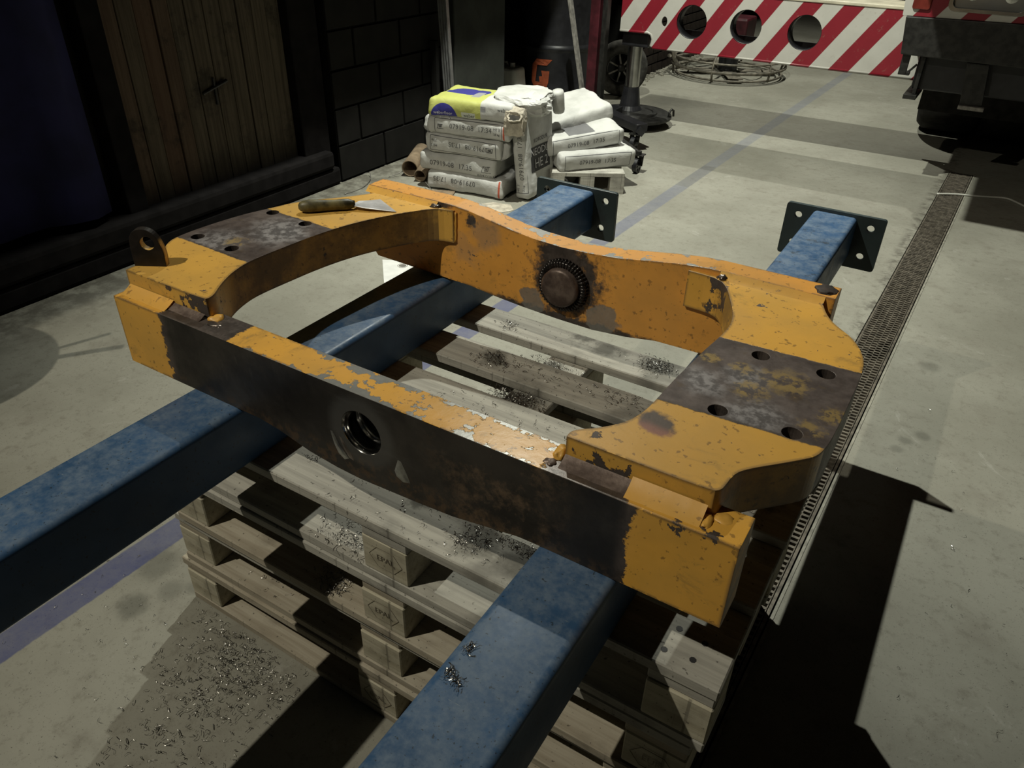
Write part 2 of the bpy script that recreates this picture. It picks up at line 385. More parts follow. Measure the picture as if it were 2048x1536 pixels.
M['blade'] = plain('scraper_blade', (.55, .54, .55), .42, .45, .25, 22, .1)
M['glass'] = plain('lamp_lens', (.25, .26, .25), .12, .3, .1, 8, .05)
M['redlens'] = plain('red_lens', (.12, .02, .015), .2, 0, .2, 20, .1)
M['wire'] = plain('thin_wire', (.22, .21, .19), .4, .4, .1)
M['duct'] = plain('dark_housing', (.04, .04, .04), .6, 0, .1)
def stripes(name, per, rw, ph, slope, refz):
    g = G(name); u = g.sub(g.x, g.mul(g.sub(g.z, refz), slope))
    u = g.ma('DIVIDE', g.sub(u, ph), per); fr = g.ma('FRACT', u)
    rd = g.band(fr, .008, rw/per, .008)
    n = g.noise(12, 5); d = g.mul(g.th(g.noise(30, 6, .7), .6, .72), .4)
    c = g.mix(rd, g.mix(n, (.36, .35, .315), (.45, .44, .40)), g.mix(n, (.155, .006, .014), (.20, .010, .020)))
    c = g.mix(d, c, (.22, .17, .13))
    g.bump(n, .1); return g.out(c, .4)
M['stripe'] = stripes('red_white_warning_paint', .2385, .120, .376, .68, .545)
M['stripe2'] = stripes('red_white_body_paint', .235, .115, .79, .75, .90)
def bag_mat(name, frame=False, ends=False, redtab=False, weber=False, panel=False):
    g = G(name); n = g.noise(9, 5); f = g.noise(50, 4)
    c = g.mix(g.th(n, .3, .7), (.42, .42, .40), (.54, .54, .52))
    nx, ny, nz = g.nrm()
    fr = g.th(g.mul(ny, -1), .6, .75)
    if frame:
        ax = g.ma('ABSOLUTE', g.x); az = g.ma('ABSOLUTE', g.z)
        o = g.mul(g.inv(g.th(ax, .201, .202)), g.inv(g.th(az, .040, .041)))
        i = g.mul(g.inv(g.th(ax, .198, .199)), g.inv(g.th(az, .037, .038)))
        c = g.mix(g.mul(g.mx(g.sub(o, i), 0), fr), c, (.03, .03, .035))
    if redtab:
        c = g.mix(g.mul(g.band(g.x, .207, .218, .001), fr, g.band(g.z, -.045, .045, .001)), c, (.45, .09, .05))
    if weber:
        lime = (.44, .46, .13)
        lm = g.inv(g.th(g.x, .065, .07))
        top = g.th(nz, .6, .75)
        c = g.mix(g.mul(lm, g.mx(fr, top, g.th(g.mul(nx, -1), .5, .7))), c, lime)
        n2 = g.n.new('ShaderNodeCombineXYZ'); g.l(g.x, n2.inputs[0]); g.l(0.0, n2.inputs[1]); g.l(g.z, n2.inputs[2])
        d = g.n.new('ShaderNodeVectorMath'); d.operation = 'DISTANCE'; g.l(n2.outputs[0], d.inputs[0]); d.inputs[1].default_value = (-.150, 0, -.055)
        circ = g.inv(g.th(d.outputs['Value'], .078, .080))
        c = g.mix(g.mul(circ, fr), c, (.035, .035, .22))
        n3 = g.n.new('ShaderNodeCombineXYZ'); g.l(g.mul(g.x, .55), n3.inputs[0]); g.l(g.y, n3.inputs[1])
        d3 = g.n.new('ShaderNodeVectorMath'); d3.operation = 'DISTANCE'; g.l(n3.outputs[0], d3.inputs[0]); d3.inputs[1].default_value = (-.05, .02, 0)
        c = g.mix(g.mul(g.inv(g.th(d3.outputs['Value'], .072, .074)), top), c, (.04, .04, .22))
        c = g.mix(g.mul(g.band(g.x, -.03, .02, .002), g.band(g.y, -.08, .02, .01), top), c, (.28, .28, .30))
        c = g.mix(g.mul(g.band(g.x, -.046, .036, .001), g.band(g.z, -.045, -.012, .001), fr), c, (.55, .58, .50))
        c = g.mix(g.mul(g.band(g.x, .068, .098, .001), g.band(g.z, .0, .028, .001), fr), c, (.25, .25, .26))
    if panel:
        top = g.th(nz, .6, .75)
        c = g.mix(g.mul(top, g.band(g.x, -.10, .06, .002), g.band(g.y, -.12, .10, .002), panel), c, (.05, .05, .06))
    g.bump(g.add(g.noise(16, 3, dist=1.0), g.mul(f, .15)), .5, .006)
    return g.out(c, .55, 0, .4)
M['bag'] = bag_mat('white_bag_paper'); M['bagf'] = bag_mat('framed_bag_paper', frame=True)
M['bagft'] = bag_mat('framed_bag_paper_red_tab', frame=True, redtab=True); M['bagt'] = bag_mat('bag_paper_red_tab', redtab=True)
M['bagw'] = bag_mat('lime_blue_bag_paper', weber=True); M['bagp'] = bag_mat('bag_paper_dark_panel', frame=True, panel=.8)
M['tornpaper'] = plain('torn_kraft_paper', (.42, .38, .31), .8, 0, .25, 25, .4, .2)

# ------------------------------------------------------------------ mesh helpers
def link(name, me, mat, parent=None):
    o = bpy.data.objects.new(name, me); COL.objects.link(o)
    if mat is not None and not me.materials: me.materials.append(M[mat] if isinstance(mat, str) else mat)
    if parent is not None:
        o.parent = parent
        if parent.get('_w'): o.matrix_parent_inverse = Matrix.Translation(-Vector(parent.location))
    return o
def fin(name, bm, mat, parent=None, bevel=0, smooth=False, seg=2):
    me = bpy.data.meshes.new(name); bm.normal_update(); bm.to_mesh(me); bm.free()
    if smooth:
        for p in me.polygons: p.use_smooth = True
    o = link(name, me, mat, parent)
    if bevel:
        b = o.modifiers.new('bevel', 'BEVEL'); b.width = bevel; b.segments = seg; b.limit_method = 'ANGLE'; b.angle_limit = R(35)
        b.harden_normals = False
    return o
def thing(name, label, cat, loc=(0, 0, 0), rz=0, group=None, world=False):
    o = bpy.data.objects.new(name, None); COL.objects.link(o); o.location = loc; o.rotation_euler = (0, 0, rz)
    o.empty_display_size = .05
    if world: o['_w'] = 1
    return tag(o, label, cat, group)
def tag(o, label, cat, group=None, kind=None):
    o['label'] = label; o['category'] = cat
    if group: o['group'] = group
    if kind: o['kind'] = kind
    return o
def struct(o): o['kind'] = 'structure'; return o
def box(bm, c, s, rz=0, mtx=None):
    mt = Matrix.Translation(c) @ Matrix.Rotation(rz, 4, 'Z') @ Matrix.Diagonal((*s, 1))
    if mtx is not None: mt = mtx @ mt
    return bmesh.ops.create_cube(bm, size=1, matrix=mt)['verts']
def bb(bm, x0, x1, y0, y1, z0, z1): return box(bm, ((x0+x1)/2, (y0+y1)/2, (z0+z1)/2), (x1-x0, y1-y0, z1-z0))
def cyl(bm, a, b, r, seg=24, r2=None, caps=True):
    a = Vector(a); b = Vector(b); d = b-a
    q = d.to_track_quat('Z', 'Y').to_matrix().to_4x4()
    return bmesh.ops.create_cone(bm, cap_ends=caps, segments=seg, radius1=r, radius2=r if r2 is None else r2, depth=d.length, matrix=Matrix.Translation((a+b)/2) @ q)['verts']
def tube(bm, pts, r, seg=8, closed=False):
    pts = [Vector(p) for p in pts]; n = len(pts); rings = []
    for i, p in enumerate(pts):
        if closed: t = pts[(i+1) % n]-pts[i-1]
        else: t = pts[min(i+1, n-1)]-pts[max(i-1, 0)]
        q = t.normalized().to_track_quat('Z', 'Y')
        rings.append([bm.verts.new(p+q @ Vector((r*math.cos(2*PI*k/seg), r*math.sin(2*PI*k/seg), 0))) for k in range(seg)])
    for i in range(n if closed else n-1):
        A = rings[i]; B = rings[(i+1) % n]
        off = min(range(seg), key=lambda s: (A[0].co-B[s].co).length)
        for k in range(seg):
            bm.faces.new((A[k], A[(k+1) % seg], B[(k+1+off) % seg], B[(k+off) % seg]))
    if not closed:
        bm.faces.new(rings[0][::-1]); bm.faces.new(rings[-1])
def lathe(bm, prof, seg=32, mtx=Matrix.Identity(4)):
    rings = [[bm.verts.new(mtx @ Vector((r*math.cos(2*PI*k/seg), r*math.sin(2*PI*k/seg), z))) for k in range(seg)] for r, z in prof]
    for A, B in zip(rings, rings[1:]):
        for k in range(seg): bm.faces.new((A[k], A[(k+1) % seg], B[(k+1) % seg], B[k]))
    bmesh.ops.remove_doubles(bm, verts=bm.verts[:], dist=1e-5)
def smoothpoly(pts, it=2, keep=()):
    """corner-cutting on a closed outline; indices in keep stay sharp"""
    P = [(Vector(p), i in keep) for i, p in enumerate(pts)]
    for _ in range(it):
        Q = []
        n = len(P)
        for i in range(n):
            a, ka = P[i-1]; p, k = P[i]; b, kb = P[(i+1) % n]
            if k: Q.append((p, True))
            else: Q += [(p*.75+a*.25, False), (p*.75+b*.25, False)]
        P = Q
    return [p for p, _ in P]
def prism(outer, holes, to3, d0, d1):
    """flat outline with holes extruded between d0 and d1; to3(u, v, d) gives the point"""
    bm = bmesh.new()
    loops = [outer]+holes
    flat = [Vector((p[0], p[1], 0)) for l in loops for p in l]
    tris = tessellate_polygon([[Vector((p[0], p[1], 0)) for p in l] for l in loops])
    A = [bm.verts.new(to3(p.x, p.y, d0)) for p in flat]; B = [bm.verts.new(to3(p.x, p.y, d1)) for p in flat]
    for t in tris:
        try: bm.faces.new([A[i] for i in t]); bm.faces.new([B[i] for i in reversed(t)])
        except ValueError: pass
    k = 0
    for l in loops:
        n = len(l)
        for i in range(n):
            a, b = k+i, k+(i+1) % n
            bm.faces.new((A[a], A[b], B[b], B[a]))
        k += n
    bmesh.ops.recalc_face_normals(bm, faces=bm.faces[:])
    bmesh.ops.dissolve_limit(bm, angle_limit=R(1), verts=bm.verts[:], edges=bm.edges[:])
    return bm
def circ(cx, cy, r, n=28, sx=1): return [(cx+r*sx*math.cos(2*PI*k/n), cy+r*math.sin(2*PI*k/n)) for k in range(n)]
def rrect(x0, x1, y0, y1, r, n=4):
    out = []
    for cx, cy, a in ((x1-r, y1-r, 0), (x0+r, y1-r, PI/2), (x0+r, y0+r, PI), (x1-r, y0+r, 1.5*PI)):
        out += [(cx+r*math.cos(a+PI/2*k/n), cy+r*math.sin(a+PI/2*k/n)) for k in range(n+1)]
    return out
XY = lambda u, v, d: (u, v, d)
XZ = lambda u, v, d: (u, d, v)
YZ = lambda u, v, d: (d, u, v)
def text_geo(s, size):
    cu = bpy.data.curves.new('t', 'FONT'); cu.body = s; cu.size = size; cu.align_x = 'CENTER'; cu.align_y = 'CENTER'; cu.resolution_u = 2
    o = bpy.data.objects.new('t', cu); COL.objects.link(o)
    dg = bpy.context.evaluated_depsgraph_get(); me = bpy.data.meshes.new_from_object(o.evaluated_get(dg))
    v = [tuple(p.co) for p in me.vertices]; f = [tuple(p.vertices) for p in me.polygons]
    bpy.data.objects.remove(o); bpy.data.curves.remove(cu); bpy.data.meshes.remove(me)
    return v, f
def text_on(s, size, frame, mat, parent, name='printed_text', sx=1, bvh=None, bold=0, off=.0012, wiggle=0):
    """frame = Matrix whose X, Y are the writing axes and Z the outward normal; lies on the surface bvh if given"""
    v, f = text_geo(s, size)
    out = []
    for p in v:
        q = frame @ Vector((p[0]*sx, p[1], 0))
        if bvh:
            nz = (frame.to_3x3() @ Vector((0, 0, 1))).normalized()
            h = bvh.ray_cast(q+nz*.08, -nz, .2)
            if h[0] is not None: q = h[0]+nz*off
            else: q = q+nz*off
        else: q = q+(frame.to_3x3() @ Vector((0, 0, 1))).normalized()*off
        out.append(q)
    me = bpy.data.meshes.new(name); me.from_pydata(out, [], f); me.update()
    return link(name, me, mat, parent)
def FR(o, xa, ya):
    xa = Vector(xa).normalized(); ya = Vector(ya).normalized(); za = xa.cross(ya)
    m = Matrix((xa, ya, za)).transposed().to_4x4(); m.translation = o; return m

# ------------------------------------------------------------------ setting
SL = .024      # the drain runs a little askew
def dx(y): return SL*y
bm = bmesh.new()
A0, A1, YN, YF = 1.095, 1.232, -1.6, 4.85
def q4(*p): bm.faces.new([bm.verts.new(c) for c in p])
q4((-7, -5, 0), (A0+dx(YN), -5, 0), (A0+dx(YN), YN, 0), (-7, YN, 0)); q4((-7, YN, 0), (A0+dx(YN), YN, 0), (A0+dx(YF), YF, 0), (-7, YF, 0)); q4((-7, YF, 0), (A0+dx(YF), YF, 0), (A0+dx(YF), 12, 0), (-7, 12, 0))
q4((A1+dx(YN), YN, 0), (6, YN, 0), (6, YF, 0), (A1+dx(YF), YF, 0)); q4((A1+dx(YF), YF, 0), (6, YF, 0), (6, 12, 0), (A1+dx(YF), 12, 0)); q4((A1+dx(YN), -5, 0), (6, -5, 0), (6, YN, 0), (A1+dx(YN), YN, 0))
q4((A0+dx(YN), -5, 0), (A1+dx(YN), -5, 0), (A1+dx(YN), YN, 0), (A0+dx(YN), YN, 0)); q4((A0+dx(YF), YF, 0), (A1+dx(YF), YF, 0), (A1+dx(YF), 12, 0), (A0+dx(YF), 12, 0))
bmesh.ops.remove_doubles(bm, verts=bm.verts[:], dist=1e-5)
bmesh.ops.recalc_face_normals(bm, faces=bm.faces[:])
floor = struct(fin('floor', bm, 'floor'))
bm = bmesh.new(); D = .07
for x0, x1, z0, z1 in ((A0, A0, 0, -D), (A1, A1, 0, -D), (A0, A1, -D, -D)):
    q4((x0+dx(YN), YN, z0), (x0+dx(YF), YF, z0), (x1+dx(YF), YF, z1), (x1+dx(YN), YN, z1))
q4((A0+dx(YN), YN, 0), (A1+dx(YN), YN, 0), (A1+dx(YN), YN, -D), (A0+dx(YN), YN, -D)); q4((A0+dx(YF), YF, 0), (A1+dx(YF), YF, 0), (A1+dx(YF), YF, -D), (A0+dx(YF), YF, -D))
fin('drain_channel', bm, 'drainbed', floor)
# shell of the hall
for nm, x0, x1, y0, y1, z0, z1, mt in (('wall_right', 6, 6.2, -5, 12, 0, 4.6, 'far'), ('wall_back', -7, 6, 12, 12.2, 0, 4.6, 'far'), ('wall_front', -7, 6, -5.2, -5, 0, 4.6, 'far'), ('ceiling', -7.2, 6.2, -5.2, 12.2, 4.6, 4.8, 'far')):
    bm = bmesh.new(); bb(bm, x0, x1, y0, y1, z0, z1); struct(fin(nm, bm, mt))
bm = bmesh.new(); bb(bm, -7, -1.0, -4.9, 9.5, 2.6, 2.75); struct(fin('added_shade_deck', bm, 'far', None, .01))  # overhead deck added out of view to keep lamp light off the left wall
# left wall, a recess with a plank door, and blockwork beyond it
WX = -1.76
bm = bmesh.new(); bb(bm, -2.4, -1.93, -5, 2.50, 0, 4.6); struct(fin('wall_left', bm, 'far'))
bm = bmesh.new(); bb(bm, WX-.35, WX-.012, 2.50, 3.52, 0, 4.6); wl = struct(fin('wall_left', bm, 'walljoint'))
k = 0; me_b = None; random.seed(5)
for r_ in range(6):
    y = 2.502+(.0 if r_ % 2 == 0 else -.2)
    while y < 3.50:
        a, b = max(y, 2.502), min(y+.395, 3.515)
        if b-a > .03:
            bm = bmesh.new(); bb(bm, WX-.02, WX, a, b-.012, .012+r_*.2, .2+r_*.2)
            fin('block', bm, 'darkwall', wl, .003)
        y += .40
bm = bmesh.new(); bb(bm, WX-.35, WX, 2.502, 3.515, 1.215, 4.6); fin('upper_wall', bm, 'darkwall', wl)
bm = bmesh.new(); bb(bm, -2.2, -1.70, 3.56, 4.16, 0, 4.6); struct(fin('wall_pillar', bm, 'pillar', None, .01))
bm = bmesh.new(); bb(bm, -7, -6.9, 4, 12, 0, 4.6); struct(fin('wall_far_left', bm, 'far'))
bm = bmesh.new(); bb(bm, -1.93, -1.75, -5, 2.49, 0, .10); struct(fin('baseboard_left', bm, 'darktimber', None, .02))
# plank door in the recess
d = struct(bpy.data.objects.new('door_1', None)); COL.objects.link(d); d.location = (-1.86, 1.78, .12); d['_w'] = 1
random.seed(3); y = 1.30
for i in range(11):
    wd = random.uniform(.076, .098); bm = bmesh.new(); dp = random.uniform(-.004, .004)
    bb(bm, -1.885+dp, -1.835+dp, y, y+wd-.004, .17, 3.0); fin('plank', bm, 'plank', d, .003); y += wd
YD = y
bm = bmesh.new(); bb(bm, -1.90, -1.805, 1.20, 1.296, .10, 3.0); fin('door_post', bm, 'darktimber', d, .006)
bm = bmesh.new(); bb(bm, -1.90, -1.79, YD+.004, YD+.20, .02, 3.0); fin('door_post', bm, 'darktimber', d, .006)
bm = bmesh.new(); bb(bm, -1.90, -1.80, 1.2, YD+.2, .09, .168); fin('door_sill', bm, 'darktimber', d, .006)
bm = bmesh.new(); cyl(bm, (-1.835, 1.72, .62), (-1.822, 1.86, .66), .008, 8); cyl(bm, (-1.83, 1.79, .56), (-1.83, 1.79, .68), .006, 8); fin('door_latch', bm, 'blackmetal', d)
# navy sheet hanging left of the door
bm = bmesh.new(); n = 26
ring = []
for i in range(n+1):
    t = i/n; yy = -1.2+t*2.32; xx = -1.82+.035*math.sin(t*21)+.02*math.sin(t*47+1)
    ring.append((xx, yy))
pts = ring+[(a-.012, b) for a, b in reversed(ring)]
bm = prism(pts, [], XY, .24, 2.6)
tag(fin('hanging_tarpaulin', bm, 'navy', None, 0, True), 'dark navy tarpaulin hanging in folds at far left beside the plank door', 'tarpaulin')
bm = bmesh.new(); bb(bm, -1.99, -1.74, -1.4, 2.44, .102, .20)
tag(fin('floor_beam', bm, 'darktimber', None, .02), 'long black timber lying along the foot of the dark left wall', 'beam')
# low brick wall behind, with bricks one by one
bm = bmesh.new(); bb(bm, -2.4, -1.555, 5.98, 8.4, 0, .62); bw = struct(fin('wall_brick', bm, 'walljoint'))
bm = bmesh.new(); bb(bm, -1.555, -1.54, 5.99, 5.99+.24, .0, .07)
me0 = None
for r_ in range(7):
    for i in range(9):
        yy = 5.99+i*.262+(.13 if r_ % 2 else 0)
        if me0 is None:
            b0 = bmesh.new(); box(b0, (0, 0, 0), (.03, .248, .072)); o = fin('brick', b0, 'brick', bw); me0 = o.data
        else: o = link('brick', me0, 'brick', bw)
        o.location = (-1.552+random.uniform(-.003, .003), yy+.124, .044+r_*.086)
bm.free()
bm = bmesh.new(); random.seed(8)
for i in range(260):
    yy = random.uniform(5.7, 7.9); xx = -1.535+abs(random.gauss(0, .05)); s = random.uniform(.006, .022)
    box(bm, (xx, yy, s*.3), (s, s*1.3, s*.7), random.uniform(0, 3))
tag(fin('rubble', bm, 'kerb'), 'grey crumbs of cement debris along the foot of the brick wall', 'debris', kind='stuff')

# drain grating
dg_ = thing('drain_grating', 'rusty grey steel drain grating running in the floor right of the pallets', 'drain grate', (1.17, 1.6, 0), world=True)
for xa in (A0+.004, A1-.012):
    bm = bmesh.new(); bb(bm, xa, xa+.008, YN, YF, -.05, .002)
    for v_ in bm.verts: v_.co.x += dx(v_.co.y)
    fin('edge_rail', bm, 'grate', dg_)
bm = bmesh.new()
N = int((YF-YN)/.0205)
xs = [A0+.014+i*(A1-A0-.030)/5 for i in range(6)]
for i, xa in enumerate(xs):
    bb(bm, xa-.0013, xa+.0013, YN, YF, -.03, -.001)
for i in range(N):
    yy = YN+i*.0205
    for j in range(5):
        o_ = .010 if j % 2 else 0
        bb(bm, xs[j], xs[j+1], yy+o_, yy+o_+.0088, -.026, .0)
for v_ in bm.verts: v_.co.x += dx(v_.co.y)
o = fin('grating_bars', bm, 'grate', dg_); o['kind'] = 'stuff'
bm = bmesh.new(); bb(bm, A1+.001, A1+.008, YN, YF, -.02, .002)
for v_ in bm.verts: v_.co.x += dx(v_.co.y)
fin('kerb_strip', bm, 'kerb', dg_)

# ------------------------------------------------------------------ the four pallets
BW = .0965; PIT = .1645
def box_mesh(s, cham=0):
    bm = bmesh.new(); box(bm, (0, 0, 0), s)
    if cham:
        es = [e for e in bm.edges if abs(e.verts[0].co.z-e.verts[1].co.z) > 1e-4 and e.verts[0].co.x*cham > 0 and abs(e.verts[0].co.y-e.verts[1].co.y) < 1e-4]
        bmesh.ops.bevel(bm, geom=[e for e in es if (e.verts[0].co.y < 0)], offset=.018, segments=1, affect='EDGES')
    me = bpy.data.meshes.new('board'); bm.to_mesh(me); bm.free(); return me
PM = {}
def pallet(n, x0, y0, z0, rz, label, warm):
    t = thing('pallet', label, 'pallet', (x0, y0, z0), rz, 'stacked wooden pallets')
    random.seed(40+n)
    def pc(name, key, c, s, mat, cham=0):
        kk = (key, mat, cham)
        if kk not in PM:
            PM[kk] = box_mesh(s, cham)
        o = bpy.data.objects.new(name, PM[kk]); COL.objects.link(o); o.parent = t
        if not PM[kk].materials: PM[kk].materials.append(M[mat])
        o.location = (c[0]+random.uniform(-.002, .002), c[1]+random.uniform(-.002, .002), c[2]); o.rotation_euler[2] = random.uniform(-.004, .004)
        if 'bevel' not in o.modifiers:
            b = o.modifiers.new('bevel', 'BEVEL'); b.width = .0022; b.segments = 1
        return o
    wd = 'woodwarm' if warm else 'wood'
    DY = 4*PIT+BW
    for i in range(3):          # runners on the ground
        y = (.05, DY/2, DY-.05)[i]; w_ = (.1, .13, .1)[i]
        pc('bottom_board', 'bot%d' % (i == 1), (.6225, y, .011), (1.153, w_, .021), wd)
        for j, x in enumerate((.094, .625, 1.150)):
            pc('block', 'blk%d' % (i == 1), (x, y, .061), (.098, w_-.004, .0775), 'block')
    for j, x in enumerate((.094, .625, 1.150)):
        pc('cross_board', 'crs', (x, DY/2, .111), (.098, DY-.006, .021), wd)
    for i in range(5):
        pc('deck_board', 'deck', (.6225, BW/2+i*PIT, .1325), (1.155, BW, .0215), 'wood' if n < 3 else wd)
    return t
P = [pallet(0, .063, -.005, .432, 0, 'topmost of the four pallets, grey and strewn with swarf, under the blue beams', 0),
     pallet(1, .045, -.008, .288, .003, 'second wooden pallet from the top of the stack', 1),
     pallet(2, .017, .0, .144, .006, 'third wooden pallet from the top of the stack', 1),
     pallet(3, .000, -.002, .0, -.002, 'bottom wooden pallet standing on the concrete floor', 1)]
for t in P:
    for xx, s in ((.615, 'EPAL'), (1.140, 'EUR')):
        text_on(s, .018, FR((xx+.01, .0016, .061), (1, 0, 0), (0, 0, 1)), 'ink', t, 'block_stamp')
        bm = bmesh.new()
        rr = [Vector((xx+.01+.036*math.cos(a), .0012, .061+.026*math.sin(a))) for a in [2*PI*k/6 for k in range(6)]]
        tube(bm, rr, .0006, 4, True)
        fin('block_stamp', bm, 'ink', t)
# nail holes
bm = bmesh.new()
for x, y in ((1.175, .025), (1.215, .03), (1.18, .07), (1.22, .065)):
    bm = bmesh.new(); cyl(bm, (x-.063, y, .1433), (x-.063, y, .1438), .005, 8); fin('nail_head', bm, 'textdark', P[0])

# ------------------------------------------------------------------ blue beams
def beam(x0, x1, ya, yb, label):
    t = thing('steel_beam', label, 'beam', ((x0+x1)/2, (ya+yb)/2, .5765), world=True, group='blue box beams under the frame')
    o_ = rrect(x0, x1, .5765, .6985, .013, 5); i_ = rrect(x0+.006, x1-.006, .5825, .6925, .008, 5)
    bm = prism(o_, [i_], XZ, ya, yb); fin('box_section', bm, 'blue', t, 0, False)
    sm = COL.objects[-1].data
    cx = (x0+x1)/2
    f = rrect(cx-.137, cx+.137, .552, .707, .008, 3)
    hs = [circ(cx+a, b, .0105, 16) for a, b in ((-.10, .675), (.10, .675), (-.10, .59), (.092, .59))]
    bm = prism(f, hs, XZ, yb, yb+.013); fin('flange_plate', bm, 'bluedark', t, .0012)
    return t
beam(.2675, .3915, -1.25, 1.345, 'left dusty blue square steel beam lying across the pallets')
beam(.9825, 1.1045, -1.15, 1.572, 'right dusty blue square steel beam lying across the pallets')
for o in bpy.data.objects:
    if o.name.startswith('box_section'):
        for p in o.data.polygons: p.use_smooth = True
        o.data.set_sharp_from_angle(angle=R(30))

# ------------------------------------------------------------------ the yellow frame
fr = thing('machine_frame', 'heavy worn yellow steel frame with two side plates lying on the blue beams', 'steel frame', (.676, .3, .70), world=True)
zt, zf, yf, yf2 = .6990, .8345, -.0113, .0495
bot = [(.1, zt), (.40, zt), (.435, .699), (.486, .692), (.551, .676), (.61, .669), (.66, .667), (.774, .673), (.84, .678), (.90, .688), (.95, .697), (.99, zt), (1.244, zt)]
outer = bot+[(1.244, zf), (.1, zf)]
bm = prism(outer, [circ(.672, .763, .0385, 40)], XZ, yf, yf2); fin('front_plate', bm, 'front', fr, .0022)
# bore: machined sleeve with a groove and a closed rear
bm = bmesh.new()
lathe(bm, [(.0385, 0), (.0365, .003), (.0365, .028), (.0378, .029), (.0378, .032), (.0365, .033), (.0365, .075), (.046, .0755), (.046, .062)], 48, Matrix.Translation((.672, yf+.0005, .763)) @ Matrix.Rotation(-PI/2, 4, 'X'))
fin('bore_sleeve', bm, 'bright', fr, 0, True)
bm = bmesh.new(); cyl(bm, (.672, yf+.0745, .763), (.672, yf+.080, .763), .046, 40); fin('bore_cap', bm, 'black', fr)
# ground spots either side of the bore
def blob(pts, y0, th_, name, mat, nrm=-1):
    bm = bmesh.new(); cx = sum(p[0] for p in pts)/len(pts); cz = sum(p[1] for p in pts)/len(pts)
    ring0 = [bm.verts.new((p[0], y0, p[1])) for p in pts]; ring1 = [bm.verts.new((cx+(p[0]-cx)*.55, y0+nrm*th_, cz+(p[1]-cz)*.6)) for p in pts]
    c = bm.verts.new((cx, y0+nrm*th_*1.1, cz)); n = len(pts)
    for i in range(n):
        bm.faces.new((ring0[i], ring0[(i+1) % n], ring1[(i+1) % n], ring1[i])); bm.faces.new((ring1[i], ring1[(i+1) % n], c))
    bmesh.ops.recalc_face_normals(bm, faces=bm.faces[:])
    return fin(name, bm, mat, fr, 0, True)
blob([(.606, .742), (.611, .742), (.622, .72), (.640, .700), (.630, .694), (.618, .702), (.611, .718)], yf, .0022, 'ground_mark', 'dull_steel')
blob([(.624, .738), (.629, .736), (.645, .712), (.650, .700), (.640, .702), (.630, .718)], yf, .0012, 'ground_mark', 'steel')
blob([(.741, .742), (.747, .741), (.756, .722), (.762, .706), (.748, .702), (.736, .708), (.733, .718)], yf, .0022, 'ground_mark', 'dull_steel')
# back plate with the sagging waist
ybi, ybo, zb = .602, .653, .8825
topc = [(1.206, zb), (1.02, zb), (.985, .882), (.958, .880), (.919, .876), (.865, .867), (.80, .857), (.735, .852), (.676, .850), (.61, .853), (.56, .859), (.505, .868), (.455, .877), (.41, .8815), (.36, zb), (.172, zb)]
botc = [(.182, .710), (.388, .704), (.45, .702), (.511, .695), (.588, .689), (.676, .685), (.76, .684), (.836, .691), (.90, .702), (.974, .704), (1.19, .704)]
o_ = [(1.206, .716)]+topc+[(.172, .722)]+botc
bm = prism(o_, [], XZ, ybi, ybo); bp_ = fin('back_plate', bm, 'back', fr, .0022)
# side plates
Rp = [(.999, .0235), (1.192, .0235), (1.2015, .032), (1.203, .045), (1.204, .060), (1.208, .076), (1.222, .094), (1.246, .119), (1.268, .143), (1.282, .160), (1.288, .19), (1.290, .23), (1.291, .314), (1.291, .385), (1.287, .435), (1.275, .467), (1.259, .496), (1.239, .516), (1.221, .533), (1.208, .552), (1.199, .570), (1.192, .588), (1.185, .616),
      (.945, .616), (.947, .594), (1.006, .592), (1.030, .565), (1.051, .520), (1.070, .478), (1.080, .437), (1.079, .392), (1.071, .323), (1.064, .222), (1.063, .171), (1.061, .131), (1.051, .097), (1.038, .078), (1.022, .060), (1.006, .047), (.998, .036)]
Lp = [(.340, .616), (.205, .616), (.192, .575), (.150, .515), (.100, .455), (.080, .390), (.059, .323), (.048, .23), (.049, .169), (.059, .145), (.078, .122), (.096, .104), (.101, .0235), (.308, .0235), (.313, .031), (.308, .047), (.293, .068), (.275, .100), (.263, .130), (.254, .167), (.255, .221), (.264, .335), (.281, .415), (.306, .480), (.340, .545), (.372, .590), (.412, .596), (.414, .616)]
zl, zu = .7985, ZH
def plate(pts, holes, nm, mat, keep):
    pts = smoothpoly(pts, 2, keep)
    bm = prism([(p.x, p.y) for p in [Vector((q[0], q[1])) for q in pts]], [circ(a, b, .0135, 20) for a, b in holes], XY, zl, zu)
    return fin(nm, bm, mat, fr, .0022)
V2 = lambda L: [Vector((a, b)) for a, b in L]
plate(V2(Rp), [(1.150, .364), (1.246, .365), (1.143, .188), (1.242, .191)], 'right_side_plate', 'right', (0, 22, 23, 24))
plate(V2(Lp), [(.081, .197), (.181, .194), (.204, .365), (.103, .372)], 'left_side_plate', 'left', (0, 1, 12, 26, 27))
